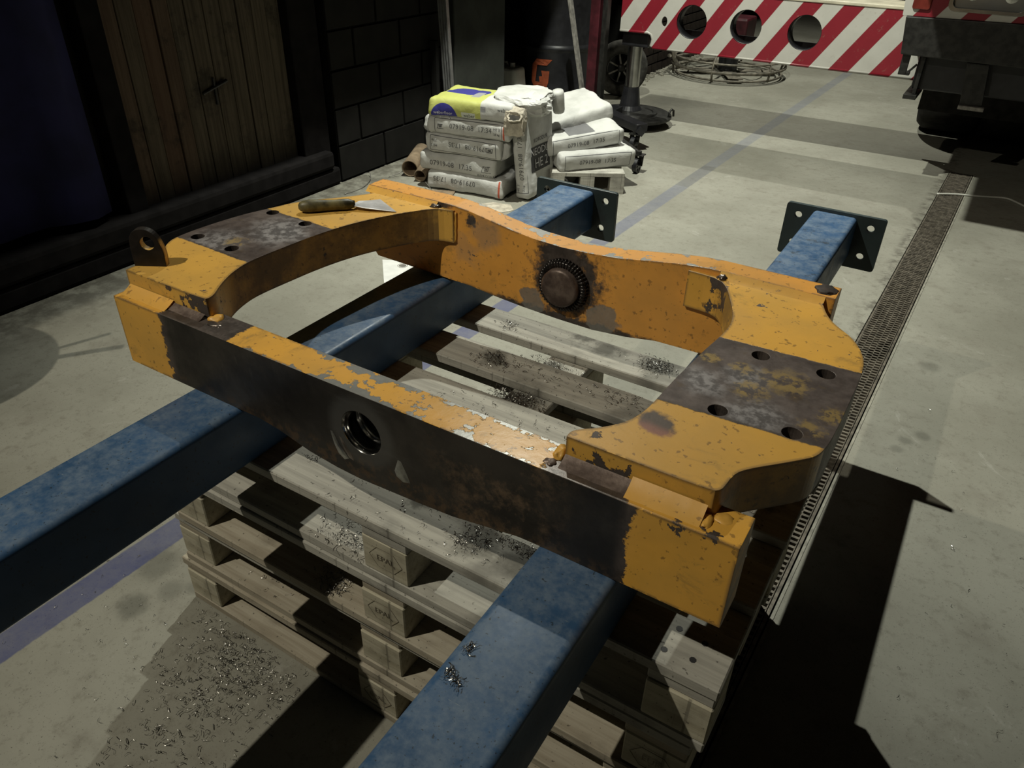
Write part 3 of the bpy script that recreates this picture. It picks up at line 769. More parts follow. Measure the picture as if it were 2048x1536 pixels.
# rear fillet welds and front fillets
def fillet(pts, r, name, mat, rough=.0012, seg=7, seed=0):
    bm = bmesh.new(); random.seed(seed); P_ = []
    for a, b in zip(pts, pts[1:]):
        a = Vector(a); b = Vector(b); n = max(2, int((b-a).length/.006))
        P_ += [a.lerp(b, i/n) for i in range(n)]
    P_.append(Vector(pts[-1]))
    rings = []
    for i, p in enumerate(P_):
        t = (P_[min(i+1, len(P_)-1)]-P_[max(i-1, 0)]).normalized(); q = t.to_track_quat('Z', 'Y')
        rr = r*(1+random.uniform(-.12, .12)); j = Vector([random.uniform(-rough, rough) for _ in range(3)])
        rings.append([bm.verts.new(p+j+q @ Vector((rr*math.cos(2*PI*k/seg), rr*math.sin(2*PI*k/seg), 0))) for k in range(seg)])
    for A, B in zip(rings, rings[1:]):
        for k in range(seg): bm.faces.new((A[k], A[(k+1) % seg], B[(k+1) % seg], B[k]))
    bm.faces.new(rings[0][::-1]); bm.faces.new(rings[-1])
    return fin(name, bm, mat, fr, 0, True)
def wedge(x0, x1, ya, yb2, z0, z1, name, mat, seed=1):
    """concave fillet between a plate top (ya, z0) and an upright edge (yb2, z1)"""
    bm = bmesh.new(); random.seed(seed); n = int((x1-x0)/.008); rings = []
    for i in range(n+1):
        x = x0+(x1-x0)*i/n; j = lambda: random.uniform(-.0009, .0009)
        rings.append([bm.verts.new(c) for c in ((x, ya+j(), z0-.0005), (x, ya+(yb2-ya)*.35+j()*.6, z0+(z1-z0)*.22+j()*.6), (x, ya+(yb2-ya)*.72+j()*.6, z0+(z1-z0)*.58+j()*.6), (x, yb2+.001, z1))])
    for A, B in zip(rings, rings[1:]):
        for k in range(3): bm.faces.new((A[k], B[k], B[k+1], A[k+1]))
    return fin(name, bm, mat, fr, 0, True)
wedge(1.005, 1.190, .587, ybi, ZH, zb, 'fillet_weld', 'weldyel', 1)
wedge(.172, .368, .587, ybi, ZH, zb, 'fillet_weld', 'weldyel', 2)
wedge(.106, .225, -.002, .0215, .8345, .846, 'fillet_weld', 'weldyel', 3)
wedge(.225, .305, .006, .0215, .8345, .842, 'fillet_weld', 'pin', 5)
wedge(1.095, 1.192, -.004, .0215, .8345, .850, 'fillet_weld', 'weldyel', 4)
wedge(1.0, 1.095, .000, .0215, .8345, .844, 'fillet_weld', 'pin', 6)
def lump(c, r, name, mat, seed, sc=(1, 1, 1)):
    bm = bmesh.new(); bmesh.ops.create_icosphere(bm, subdivisions=3, radius=1, matrix=Matrix.Identity(4)); 
    for v_ in bm.verts:
        p = v_.co.copy(); k_ = 1+.35*mnoise.noise(p*1.7+Vector((seed, 0, 0)))+.12*mnoise.noise(p*5+Vector((0, seed, 0)))
        v_.co = Vector((c[0]+p.x*r*k_*sc[0], c[1]+p.y*r*k_*sc[1], c[2]+p.z*r*k_*sc[2]))
    return fin(name, bm, mat, fr, 0, True)
lump((.318, .032, .830), .014, 'weld_bead', 'weldyel', 3, (1.2, 1, .7)); lump((.334, .016, .834), .011, 'weld_bead', 'steel', 9, (1.6, .7, .35))
lump((.990, .030, .834), .013, 'weld_bead', 'weldyel', 5, (.7, 1.1, .9)); lump((.986, .008, .832), .012, 'weld_bead', 'pin', 6, (.9, .7, .5))
lump((1.197, .012, .834), .008, 'weld_bead', 'weldyel', 7, (.8, 1.7, .6)); lump((1.212, .028, .832), .012, 'weld_bead', 'weldyel', 8, (1.2, 1, .4))
lump((1.012, .595, .872), .010, 'weld_bead', 'steel', 11, (1, .8, .8))
lump((.365, .596, .870), .011, 'weld_bead', 'steel', 12, (1.4, .8, .7))
bm = bmesh.new(); lump((1.184, .630, .8825), .018, 'dark_end_lump', 'matte_dark', 13, (1.0, 1.3, .16)); bm.free()  # flat matte dark lump at the right end of the back plate
# inner tab outlines: the plate ends that lap the back plate
for a, b, s in (((.368, .599, .80), (.412, .599, .8), 21), ((.414, .600, .80), (.416, .600, .868), 22), ((.948, .600, .80), (1.01, .600, .80), 23)):
    fillet([a, b], .0028, 'fillet_weld', 'weldyel', .0004, seed=s)
# welded pin end on the back plate
pc = Vector((.687, ybi, .769))
bm = bmesh.new(); lathe(bm, [(0, .026), (.036, .026), (.0415, .0225), (.0425, 0), (.0425, -.004)], 44, Matrix.Translation(pc) @ Matrix.Rotation(PI/2, 4, 'X'))
for v_ in bm.verts: v_.co.y += .0015*mnoise.noise(v_.co*60)
fin('pin_end', bm, 'pin', fr, 0, True)
bm = bmesh.new(); random.seed(4); nb = 46
for i in range(nb):
    a = 2*PI*i/nb
    for rr, yy, s in ((.0490, .009, .0062), (.0535, .003, .005)):
        mt = Matrix.Translation(pc+Vector((rr*math.cos(a), -yy, rr*math.sin(a)))) @ Matrix.Rotation(-a, 4, 'Y') @ Matrix.Diagonal((1.25, 1.1, .62, 1))
        bmesh.ops.create_icosphere(bm, subdivisions=2, radius=s*random.uniform(.9, 1.1), matrix=mt)
tube(bm, [pc+Vector((.0475*math.cos(a), -.005, .0475*math.sin(a))) for a in [2*PI*k/48 for k in range(48)]], .0085, 8, True)
fin('weld_ring', bm, 'weldblack', fr, 0, True)
# lifting lug: plate with an eye standing on the front left corner
ax = Vector((.073, .043, 0)).normalized(); lo_ = Vector((.100, .043, ZH-.002)); nn = Vector((-ax.y, ax.x, 0))
Wl = .058; prof = [(0, 0), (Wl, 0), (Wl+.002, .03), (Wl-.006, .058), (Wl-.018, .071), (Wl-.036, .074), (Wl-.050, .066), (Wl-.058, .05)]
prof = smoothpoly([Vector(p) for p in prof], 2, (0, 1))
bm = prism([(p.x, p.y) for p in prof], [circ(.033, .046, .0125, 24)], lambda u, v, d_: tuple(lo_+ax*u+Vector((0, 0, v))+nn*d_), 0, .014)
fin('lifting_lug', bm, 'lug', fr, .001)

# ------------------------------------------------------------------ swarf
def shard(bm, c, L, ang, rise, wd=.0012, curl=0):
    n = 4; prev = None
    for i in range(n+1):
        t = i/n; a = ang+curl*t
        p = Vector(c)+Vector((math.cos(a), math.sin(a), 0))*L*t+Vector((0, 0, rise*math.sin(t*PI*.9)+.0008))
        s = Vector((-math.sin(a), math.cos(a), .6*math.sin(3*t+ang)))*wd
        A = bm.verts.new(p+s); B = bm.verts.new(p-s)
        if prev: bm.faces.new((prev[0], A, B, prev[1]))
        prev = (A, B)
def swarf(c, sx, sy, n, label, seed, z=None, big=1.0, rot=0):
    random.seed(seed); bm = bmesh.new()
    for i in range(n):
        u, v_ = random.gauss(0, sx), random.gauss(0, sy)
        x = c[0]+u*math.cos(rot)-v_*math.sin(rot); y = c[1]+u*math.sin(rot)+v_*math.cos(rot)
        if z and not z(x, y): continue
        shard(bm, (x, y, c[2]+random.uniform(0, .0025)*(1 if n < 150 else 1.8)), random.uniform(.003, .011)*big, random.uniform(0, 6.28), random.uniform(.0, .0035)*big, random.uniform(.0003, .0008), random.uniform(-2.2, 2.2))
    return tag(fin('metal_shavings', bm, 'swarf'), label, 'swarf', 'steel swarf', 'stuff')
T = .576
on = lambda k_: (lambda x, y: -.003+k_*PIT < y < -.008+k_*PIT+BW)
swarf((.50, .685, T), .014, .010, 60, 'small pinch of swarf at left end of the rearmost deck board', 1, on(4))
swarf((.87, .715, T), .024, .020, 170, 'dark heap of swarf at right end of the rearmost deck board', 2, on(4))
swarf((.56, .54, T), .026, .016, 120, 'scattered swarf at left end of the deck board before the rearmost', 3, on(3))
swarf((.66, .54, T), .08, .020, 60, 'thin sprinkle of swarf along the middle inner deck board', 4, on(3))
swarf((.85, .55, T), .035, .018, 70, 'chips and curls right of centre on the inner deck board', 41, on(3))
swarf((.655, .62, T-.0215), .035, .012, 150, 'shiny line of swarf lying in the gap between two deck boards', 5, lambda x, y: .594 < y < .650 and .595 < x < .734)
swarf((.663, .45, T-.0215), .038, .025, 700, 'thick dark pile of swarf on the cross board in the gap', 6, lambda x, y: .424 < y < .486 and .594 < x < .734)
swarf((.66, .37, T), .12, .02, 40, 'few loose chips on the deck board just behind the front bar', 7, on(2))
swarf((.47, .06, T), .008, .006, 16, 'tiny bright curl of swarf at left end of the front deck board', 8, on(0))
swarf((.83, .045, T), .020, .020, 90, 'oily swarf on the front deck board under the pin hole', 9, on(0))
swarf((.935, .075, T), .040, .008, 110, 'swarf line where the front bar meets the front deck board', 10, on(0))
swarf((.70, .035, T), .14, .030, 45, 'loose specks of swarf spread over the front deck board', 11, on(0))
swarf((.58, .03, .4545), .035, .020, 150, 'silver swarf on the lower front board left of the middle block', 12, lambda x, y: -.003 < y < .09, 1.3)
swarf((.52, .02, .3105), .028, .018, 180, 'swarf heap on the second pallet beside its middle block', 13, lambda x, y: -.004 < y < .09 and x < .56, 1.2)
swarf((.30, .03, .1665), .04, .02, 16, 'few curls on the third pallet near its left corner', 14, lambda x, y: 0 < y < .09)
swarf((1.20, .40, T), .02, .05, 24, 'chips on the deck boards right of the yellow frame', 15, lambda x, y: 1.15 < x < 1.25 and .33 < y < .42)
swarf((1.008, -.245, .6988), .003, .009, 40, 'little knot of silver swarf on top of the right blue beam', 16, None, 1.0, .9)
swarf((1.003, -.205, .6988), .002, .006, 18, 'single bright curl of swarf on the right blue beam', 17, None)
swarf((.28, -.06, .001), .09, .035, 420, 'swarf scattered on the floor against the pallet stack', 18, lambda x, y: y < -.012 and x < .47, 1.25, -.15)
swarf((.30, -.16, .001), .09, .05, 330, 'wide spread of swarf on the floor in front of the pallets', 19, lambda x, y: y < -.02 and x < .47, 1.3)
swarf((.30, -.30, .001), .07, .05, 110, 'sparse long curls of swarf on the floor at lower left', 20, None, 1.5)
swarf((-.05, -.12, .001), .16, .12, 60, 'few dark crumbs on the pale floor left of the pallets', 21, None, .9)
swarf((1.62, 1.3, .001), .25, .35, 40, 'tiny chips scattered on the floor right of the drain', 22, lambda x, y: x > 1.3, 1.3)
swarf((1.75, .55, .001), .25, .3, 50, 'dark crumbs on the floor right of the long shadow', 24, lambda x, y: x > 1.5, 1.3)
swarf((.0, .75, .001), .10, .12, 40, 'crumbs on the floor seen through the left of the frame', 23, lambda x, y: y > .2 and x < .0, 1.0)

# ------------------------------------------------------------------ paint scraper on the left side plate
sc = thing('paint_scraper', 'paint scraper with stained handle lying on the left yellow plate', 'scraper', (.2, .44, ZH), world=True)
bm = bmesh.new(); a = Vector((.150, .402, ZH+.0135)); b = Vector((.232, .487, ZH+.0115)); d_ = (b-a).normalized()
rings = []; prof = [(0, .004), (.003, .0085), (.010, .0120), (.022, .0138), (.040, .0130), (.060, .0118), (.078, .0112), (.092, .0120), (.104, .0118), (.113, .0085), (.118, .0070)]
L = (b-a).length
for t_, r_ in prof:
    q = d_.to_track_quat('Z', 'Y'); p = a+d_*(t_/.118*L)
    rings.append([bm.verts.new(p+q @ Vector((r_*math.cos(2*PI*k/18)*1.0, r_*math.sin(2*PI*k/18)*1.0, 0))) for k in range(18)])
for A, B in zip(rings, rings[1:]):
    for k in range(18): bm.faces.new((A[k], A[(k+1) % 18], B[(k+1) % 18], B[k]))
bm.faces.new(rings[0][::-1]); bm.faces.new(rings[-1]); bmesh.ops.recalc_face_normals(bm, faces=bm.faces[:])
fin('handle', bm, 'handle', sc, 0, True)
bm = bmesh.new()
bl = [((.226, .492), .010), ((.238, .478), .010), ((.262, .488), .007), ((.318, .520), .0015), ((.240, .560), .0015), ((.226, .528), .005), ((.221, .512), .008)]
vt = [bm.verts.new((p[0], p[1], ZH+h+.0006)) for p, h in bl]; vb = [bm.verts.new((p[0], p[1], ZH+h-.0006)) for p, h in bl]
bm.faces.new(vt); bm.faces.new(vb[::-1])
for i in range(7): bm.faces.new((vt[i], vb[i], vb[(i+1) % 7], vt[(i+1) % 7]))
bmesh.ops.recalc_face_normals(bm, faces=bm.faces[:]); fin('blade', bm, 'blade', sc)

# ------------------------------------------------------------------ bags
def bag_mesh(L=.47, W=.32, T_=.112, seed=0, r=.022, puff=.006, wr=.006):
    bm = bmesh.new(); nx, ny, nz = 40, 26, 10
    h = Vector((L/2, W/2, T_/2)); vd = {}
    def P_(i, j, k):
        p = Vector(((i/nx*2-1)*h.x, (j/ny*2-1)*h.y, (k/nz*2-1)*h.z))
        q = Vector([max(-h[a]+r, min(h[a]-r, p[a])) for a in range(3)])
        dlt = p-q
        if dlt.length > 0: p = q+dlt.normalized()*r
        n_ = Vector((p.x/h.x, p.y/h.y, p.z/h.z))
        p.z += puff*(1-n_.x**4)*(1-n_.y**4)*(1 if p.z > 0 else -.3)
        p.y += .006*(1-n_.z**2)*(1 if p.y > 0 else -1)
        v_ = p*9+Vector((seed*7.3, 0, 0))
        d = mnoise.noise_vector(v_)*wr+mnoise.noise_vector(v_*3.1)*wr*.35
        if abs(n_.x) > .8: d *= 1.8
        return p+d
    def V(i, j, k):
        if (i, j, k) not in vd: vd[(i, j, k)] = bm.verts.new(P_(i, j, k))
        return vd[(i, j, k)]
    for i in range(nx):
        for j in range(ny):
            for k in (0, nz): bm.faces.new((V(i, j, k), V(i+1, j, k), V(i+1, j+1, k), V(i, j+1, k)))
    for i in range(nx):
        for k in range(nz):
            for j in (0, ny): bm.faces.new((V(i, j, k), V(i+1, j, k), V(i+1, j, k+1), V(i, j, k+1)))
    for j in range(ny):
        for k in range(nz):
            for i in (0, nx): bm.faces.new((V(i, j, k), V(i, j+1, k), V(i, j+1, k+1), V(i, j, k+1)))
    bmesh.ops.recalc_face_normals(bm, faces=bm.faces[:])
    return bm
def logo(t, bvh, cx, cz, s, flip=1, y=-.16):
    bm = bmesh.new()
    for a, b in (((-.5, .3), (.5, .3)), ((-.35, .3), (-.25, -.2)), ((.35, .3), (.25, -.2)), ((-.25, -.2), (.25, -.2)), ((-.12, .25), (-.12, -.15)), ((.12, .25), (.12, -.15)), ((-.65, -.45), (.65, -.45)), ((-.5, .3), (-.65, -.45)), ((.0, .1), (.0, -.1))):
        A = Vector((cx+a[0]*s*flip, y-.004, cz+a[1]*s*flip)); B = Vector((cx+b[0]*s*flip, y-.004, cz+b[1]*s*flip))
        A2 = bvh.ray_cast(A+Vector((0, -.05, 0)), Vector((0, 1, 0)))[0]; B2 = bvh.ray_cast(B+Vector((0, -.05, 0)), Vector((0, 1, 0)))[0]
        if A2 and B2: tube(bm, [A2, B2], .0016, 5)
    fin('printed_logo', bm, 'textdark', t)
def bag(name, label, loc, rot, mat, texts=(), seed=0, L=.47, T_=.112, W=.32, lg=None, group='cement bags', flap=None):
    t = thing(name, label, 'bag', loc, 0, group); t.rotation_euler = rot
    bm = bag_mesh(L, W, T_, seed); bvh = BVHTree.FromBMesh(bm)
    fin('sack', bm, mat, t, 0, True)
    tt = []
    for s, size, x, z, flip, mt, sx in texts:
        if ' ' in s and len(s) > 8:
            a, b = s.split(' '); tt += [(a, size, x-flip*size*1.50, z, flip, mt, sx), (b, size, x+flip*size*2.15, z, flip, mt, sx)]
        else: tt.append((s, size, x, z, flip, mt, sx))
    for s, size, x, z, flip, mt, sx in tt:
        text_on(s, size, FR((x, -W/2-.004, z), (flip, 0, 0), (0, 0, flip)), mt, t, 'printed_text', sx, bvh)
    if lg: logo(t, bvh, *lg, y=-W/2)
    if flap:
        side, = flap[:1]
        bm = bmesh.new(); n = 8; pr = None
        for i in range(n+1):
            u = i/n; zz = (u-.5)*T_*.9; xx = side*(L/2+.004+.03*math.sin(u*PI)+.008*math.sin(u*9)); yy = -W/2+.02+.03*u
            a = bm.verts.new((side*(L/2-.02), yy, zz)); b = bm.verts.new((xx, yy-.02, zz+.004)); c = bm.verts.new((xx-.004*side, yy+.05, zz))
            if pr: bm.faces.new((pr[0], a, b, pr[1])); bm.faces.new((pr[1], b, c, pr[2]))
            pr = (a, b, c)
        o = fin('end_flap', bm, 'bag', t, 0, True); so = o.modifiers.new('s', 'SOLIDIFY'); so.thickness = .0015
    return t
RZ = R(8)
def stk(cx, z, L=.47): return (cx, 2.735+.16, z)
bag('cement_bag', 'lowest white bag of the tall stack, printed upside down 07919-08', (-1.085, 2.90, .056), (0, 0, RZ), 'bagt', [('07919-08 17:35', .040, -.07, .012, -1, 'textgrey', 1.0)], 1, .475, .104)
bag('cement_bag', 'fourth bag from the top of the tall stack, unframed white side', (-1.14, 2.90, .159), (0, 0, RZ), 'bag', [('07919-08 17:35', .040, -.03, -.008, 1, 'textgrey', 1.0), ('KORODUR', .020, .185, -.040, 1, 'textdark', 1.1)], 2, .47, .104, lg=(.185, .0, .042))
bag('cement_bag', 'middle bag of the tall stack with upside-down framed print', (-1.095, 2.90, .265), (0, R(.5), RZ), 'bagf', [('07919-08 17:35', .036, .03, .004, -1, 'textgrey', 1.0), ('HE 2', .020, -.175, -.012, -1, 'textdark', 1.0), ('25 kg', .016, -.175, .014, -1, 'textdark', 1.0)], 3, .465, .106, lg=(.165, .0, .03, -1), flap=(1,))
bag('cement_bag', 'second bag from the top of the tall stack, framed print upright', (-1.06, 2.90, .366), (0, R(-.8), RZ), 'bagft', [('07919-08 17:34', .038, .02, .004, 1, 'textgrey', 1.0), ('HE 2', .020, .172, .014, 1, 'textdark', 1.0), ('25 kg', .016, .172, -.012, 1, 'textdark', 1.0)], 4, .49, .096, lg=(-.165, .0, .03), flap=(-1,))
tw = bag('cement_bag', 'lime green and blue bag lying on top of the tall stack', (-1.05, 2.90, .463), (0, R(-.5), RZ), 'bagw', [('weberfloor', .024, -.155, -.026, 1, 'textwhite', 1.0), ('140 Nova', .015, -.145, -.047, 1, 'textwhite', 1.0), ('weber', .026, .0, -.028, 1, 'textdark', 1.0), ('~20kg', .014, .10, -.042, 1, 'textdark', 1.0), ('weber', .026, .20, .02, 1, 'textdark', 1.0)], 5, .49, .096)
# half empty bag crumpled over the right end of the stack
def crumple(name, label, c, s, seed, mat, rz=0, amp=.35):
    bm = bmesh.new(); bmesh.ops.create_cube(bm, size=2)
    bmesh.ops.subdivide_edges(bm, edges=bm.edges[:], cuts=13, use_grid_fill=True)
    for v_ in bm.verts:
        p = v_.co.copy(); p = p.normalized()*(.45*p.length+.55*1.0)
        nv = mnoise.noise_vector(p*1.5+Vector((seed, 0, 0)))*amp+mnoise.noise_vector(p*4+Vector((0, seed, 0)))*amp*.45
        p += nv*.5
        v_.co = Vector((p.x*s[0], p.y*s[1], p.z*s[2]))
        v_.co = Matrix.Rotation(rz, 3, 'Z') @ v_.co
        v_.co += Vector((0, 0, 0))
    o = fin(name, bm, mat); o.location = c
    if label: tag(o, label, 'bag', 'cement bags')
    return o
crumple('cement_bag', 'half-empty crumpled white bag slumped over the right end of the stack', (-.85, 3.00, .492), (.165, .17, .060), 3, 'bag', R(20))
bm = bmesh.new(); lathe(bm, [(.0, -.06), (.030, -.06), (.034, -.045), (.034, .045), (.030, .06), (0, .06)], 18, Matrix.Translation((-.72, 3.16, .475)) @ Matrix.Rotation(R(12), 4, 'X') )
tag(fin('rolled_bag', bm, 'bag', None, 0, True), 'rolled white empty bag standing behind the crumpled one', 'bag')
# standing bag leaning on the stack, torn open at the top
sb = bag('cement_bag', 'open bag standing upright against the right end of the stack', (-.765, 2.985, .243), (0, R(-90-6), 0), 'bagf', [('07919-08 17:34', .038, .0, -.010, 1, 'textgrey', 1.0), ('HE 2', .022, -.175, .018, 1, 'textdark', 1.0), ('25 kg', .016, -.175, -.016, 1, 'textdark', 1.0)], 6, .47, .088, .30)
# print on its broad side
F_ = lambda x, y: FR((x, y, -.044), (0, 1, 0), (1, 0, 0))
bmx = bag_mesh(.47, .30, .088, 6); bv = BVHTree.FromBMesh(bmx); bmx.free()
bm = bmesh.new(); nx_, ny_ = 10, 10; gv = {}
for i in range(nx_+1):
    for j in range(ny_+1):
        x = -.10+.135*i/nx_; y = -.105+.2*j/ny_
        h = bv.ray_cast(Vector((x, y, -.2)), Vector((0, 0, 1)))[0]; gv[i, j] = bm.verts.new((x, y, h.z-.0012))
for i in range(nx_):
    for j in range(ny_): bm.faces.new((gv[i, j], gv[i+1, j], gv[i+1, j+1], gv[i, j+1]))
fin('dark_print_panel', bm, 'textdark', sb)
text_on('HE 2', .07, F_(-.06, .0), 'textwhite', sb, 'printed_text', 1, bv, off=.0026)
text_on('NEODUR', .055, F_(.005, .0), 'textwhite', sb, 'printed_text', 1, bv, off=.0026)
text_on('KORODUR', .03, F_(.065, .0), 'textdark', sb, 'printed_text', 1, bv, off=.0016)
# torn mouth of that bag
def mouth(c, tilt, rx, ry, hgt, seed, mat, parent, name):
    bm = bmesh.new(); n = 30; rings = []
    for k, (f_, z) in enumerate(((.75, -hgt), (1.0, -hgt*.4), (.92, 0), (.55, .012), (.50, -.02))):
        ring_ = []
        for i in range(n):
            a = 2*PI*i/n; j = 1+.16*mnoise.noise(Vector((math.cos(a)*1.6, math.sin(a)*1.6, k*.8+seed)))*(1+k*.4)
            p = Vector((rx*f_*j*math.cos(a), ry*f_*j*math.sin(a), z+.012*mnoise.noise(Vector((math.cos(a)*3, math.sin(a)*3, k+seed)))))
            ring_.append(bm.verts.new(Vector(c)+tilt @ p))
        rings.append(ring_)
    for A, B in zip(rings, rings[1:]):
        for i in range(n): bm.faces.new((A[i], A[(i+1) % n], B[(i+1) % n], B[i]))
    bmesh.ops.recalc_face_normals(bm, faces=bm.faces[:])
    o = fin(name, bm, mat, parent, 0, True); return o
tm = thing('torn_bag_top', 'torn kraft paper mouth with dark hole on the upright bag', 'torn bag', (-.775, 2.80, .40), world=True)
o = crumple('paper_mouth', None, (-.785, 2.815, .425), (.060, .050, .075), 6, 'tornpaper', R(20), .30); o.parent = tm; o.matrix_parent_inverse = Matrix.Translation(-Vector(tm.location))
vd = Vector((.36, -.72, .59)).normalized(); qv = vd.to_track_quat('Z', 'Y'); n = 26
ctr = Vector((-.785, 2.815, .425))+vd*.060
pp = [ctr+qv @ Vector(((.036+.010*mnoise.noise(Vector((math.cos(2*PI*i/n)*2, math.sin(2*PI*i/n)*2, 1))))*math.cos(2*PI*i/n), (.026+.012*mnoise.noise(Vector((math.cos(2*PI*i/n)*2, math.sin(2*PI*i/n)*2, 5))))*math.sin(2*PI*i/n), 0)) for i in range(n)]
bm = bmesh.new(); bm.faces.new([bm.verts.new(p) for p in pp]); fin('opening_shade_patch', bm, 'drainbed', tm)  # flat dark patch standing in for the shade inside the torn mouth
bm = bmesh.new(); tube(bm, pp, .005, 6, True)
for v_ in bm.verts: v_.co += mnoise.noise_vector(v_.co*40)*.006
fin('torn_edge', bm, 'tornpaper', tm, 0, True)
# bag pile on a small pallet to the right
sp = thing('small_pallet', 'short grey wooden pallet under the right bag pile', 'pallet', (-.60, 3.30, 0), R(33))
for i, y in enumerate((-.14, .0, .14)):
    bm = bmesh.new(); bb(bm, -.21, .21, y-.045, y+.045, .098, .12); fin('deck_board', bm, 'wood', sp, .002)
for x in (-.17, 0, .17):
    for y in (-.14, .14):
        bm = bmesh.new(); bb(bm, x-.04, x+.04, y-.045, y+.045, 0, .098); fin('block', bm, 'wood', sp, .002)
bag('cement_bag', 'lowest bag of the right pile, lying on the short pallet', (-.60, 3.33, .172), (R(2), 0, R(50)), 'bagf', [('07919-08 17:35', .034, .0, .0, 1, 'textgrey', 1.0)], 11, .46, .10, .30)
bag('cement_bag', 'middle bag of the right pile with grey square on top', (-.665, 3.31, .268), (R(3), R(-6), R(50)), 'bagp', [('07919-08 17:35', .034, .0, .0, 1, 'textgrey', 1.0)], 12, .47, .095, .27)
bag('cement_bag', 'top bag of the right pile, slid back against the red post', (-.80, 3.42, .352), (R(8), R(-10), R(58)), 'bag', [('KORODUR', .022, -.17, -.01, -1, 'textdark', 1.0)], 13, .44, .10, .32)
bag('cement_bag', 'bag marked HE 2 squeezed between the two bag piles', (-.905, 3.36, .085), (0, R(4), R(16)), 'bag', [('HE 2', .034, .12, .01, 1, 'textdark', 1.1), ('NEODUR', .026, .08, -.03, 1, 'textdark', 1.0)], 14, .44, .16, .28)
# cardboard tubes beside the stack
ct = []
for i, (x, y, r_, lb) in enumerate(((-1.50, 2.80, .050, 'larger brown cardboard tube lying left of the bag stack'), (-1.395, 2.76, .036, 'smaller brown cardboard tube against the lowest bag'))):
    bm = bmesh.new(); dv = Vector((-.35, .94, .12)); c = Vector((x, y, r_+.002))
    q = Matrix.Translation(c) @ dv.to_track_quat('Z', 'Y').to_matrix().to_4x4()
    lathe(bm, [(r_, 0), (r_, .26), (r_-.006, .26), (r_-.006, 0), (r_, 0)], 28, q)
    tag(fin('cardboard_tube', bm, 'card', None, 0, True), lb, 'tube', 'cardboard tubes')
bm = bmesh.new(); mt = Matrix.Rotation(R(25), 4, 'Z'); box(bm, (0, 0, .006), (.34, .14, .006), 0, mt); o = fin('cardboard_piece', bm, 'card', None, .001); o.location = (-1.25, 2.60, 0)
tag(o, 'flat piece of brown cardboard on the floor before the bag stack', 'cardboard')
def wire(pts, r_, label, name='wire_offcut', mat='wire'):
    P_ = []; pts = [Vector(p) for p in pts]
    for i in range(len(pts)-1):
        p0, p1, p2, p3 = pts[max(i-1, 0)], pts[i], pts[i+1], pts[min(i+2, len(pts)-1)]
        for k in range(6):
            t = k/6; P_.append(.5*((2*p1)+(p2-p0)*t+(2*p0-5*p1+4*p2-p3)*t*t+(3*p1-p0-3*p2+p3)*t**3))
    P_.append(pts[-1]); bm = bmesh.new(); tube(bm, P_, r_, 6); return tag(fin(name, bm, mat, None, 0, True), label, 'wire')
wire([(-1.61, 2.35, .003), (-1.60, 2.48, .003), (-1.64, 2.60, .012), (-1.71, 2.68, .02), (-1.745, 2.66, .01)], .002, 'curled thin grey wire on the floor by the left wall')
wire([(-1.60, 2.72, .003), (-1.55, 2.80, .03), (-1.58, 2.86, .05)], .002, 'short wire end sticking up beside the cardboard tubes')
wire([(-1.14, 2.55, .012), (-1.22, 2.64, .02), (-1.31, 2.70, .035)], .002, 'straight wire lying on the cardboard before the bag stack')
wire([(1.20, 4.31, .006), (1.30, 4.37, .006), (1.42, 4.41, .006), (1.54, 4.46, .006), (1.60, 4.42, .006), (1.70, 4.30, .006), (1.9, 4.05, .006), (2.1, 3.9, .006)], .006, 'pale cable crossing the floor under the truck at right', 'cable', 'jerry')
def sheet(pts, label, name, mat, z=.001):
    bm = bmesh.new(); n = len(pts); a = [bm.verts.new((p[0], p[1], z+.0012)) for p in pts]; b = [bm.verts.new((p[0], p[1], z)) for p in pts]
    bm.faces.new(a); bm.faces.new(b[::-1])
    for i in range(n): bm.faces.new((a[i], b[i], b[(i+1) % n], a[(i+1) % n]))
    bmesh.ops.recalc_face_normals(bm, faces=bm.faces[:]); return tag(fin(name, bm, mat), label, 'paper')
s_ = sheet([(-.864, 1.785), (-.70, 1.60), (-.56, 1.72), (-.732, 1.862)], 'white sheet of paper with round print on the floor behind the left plate', 'paper_sheet', 'white')
bm = bmesh.new(); tube(bm, [(-.745+.022*math.cos(a), 1.785+.022*math.sin(a), .0025) for a in [2*PI*k/24 for k in range(24)]], .0012, 4, True); lathe(bm, [(0, .0026), (.017, .0026)], 20, Matrix.Translation((-.745, 1.785, 0))); fin('round_print', bm, 'greybar', s_)
sheet([(-.90, 2.66), (-.74, 2.60), (-.70, 2.68), (-.76, 2.74), (-.86, 2.72)], 'torn white scrap on the floor in front of the upright bag', 'paper_scrap', 'tornpaper')

# ------------------------------------------------------------------ rails by the pillar
for i, (x, lb) in enumerate(((-1.715, 'left of the two tall aluminium rails leaning by the grey pillar'), (-1.678, 'right of the two tall aluminium rails leaning by the grey pillar'))):
    bm = bmesh.new(); mt = Matrix.Translation((x+.06, 3.43, 0)) @ Matrix.Rotation(R(-3.4), 4, 'Y')
    o_ = [(-.014, -.014), (.014, -.014), (.014, .014), (.005, .014), (.005, .003), (-.005, .003), (-.005, .014), (-.014, .014)]
    bm = prism(o_, [], lambda u, v, d__: tuple(mt @ Vector((u, -v, d__))), .01, 2.4)
    tag(fin('metal_rail', bm, 'alu', None, .001), lb, 'rail', 'aluminium rails')
bm = bmesh.new(); bb(bm, -1.745, -1.70, 3.36, 3.39, .005, .66)
tag(fin('metal_rail', bm, 'darkwall', None, .003), 'short dark rail end standing left of the tall aluminium rails', 'rail')

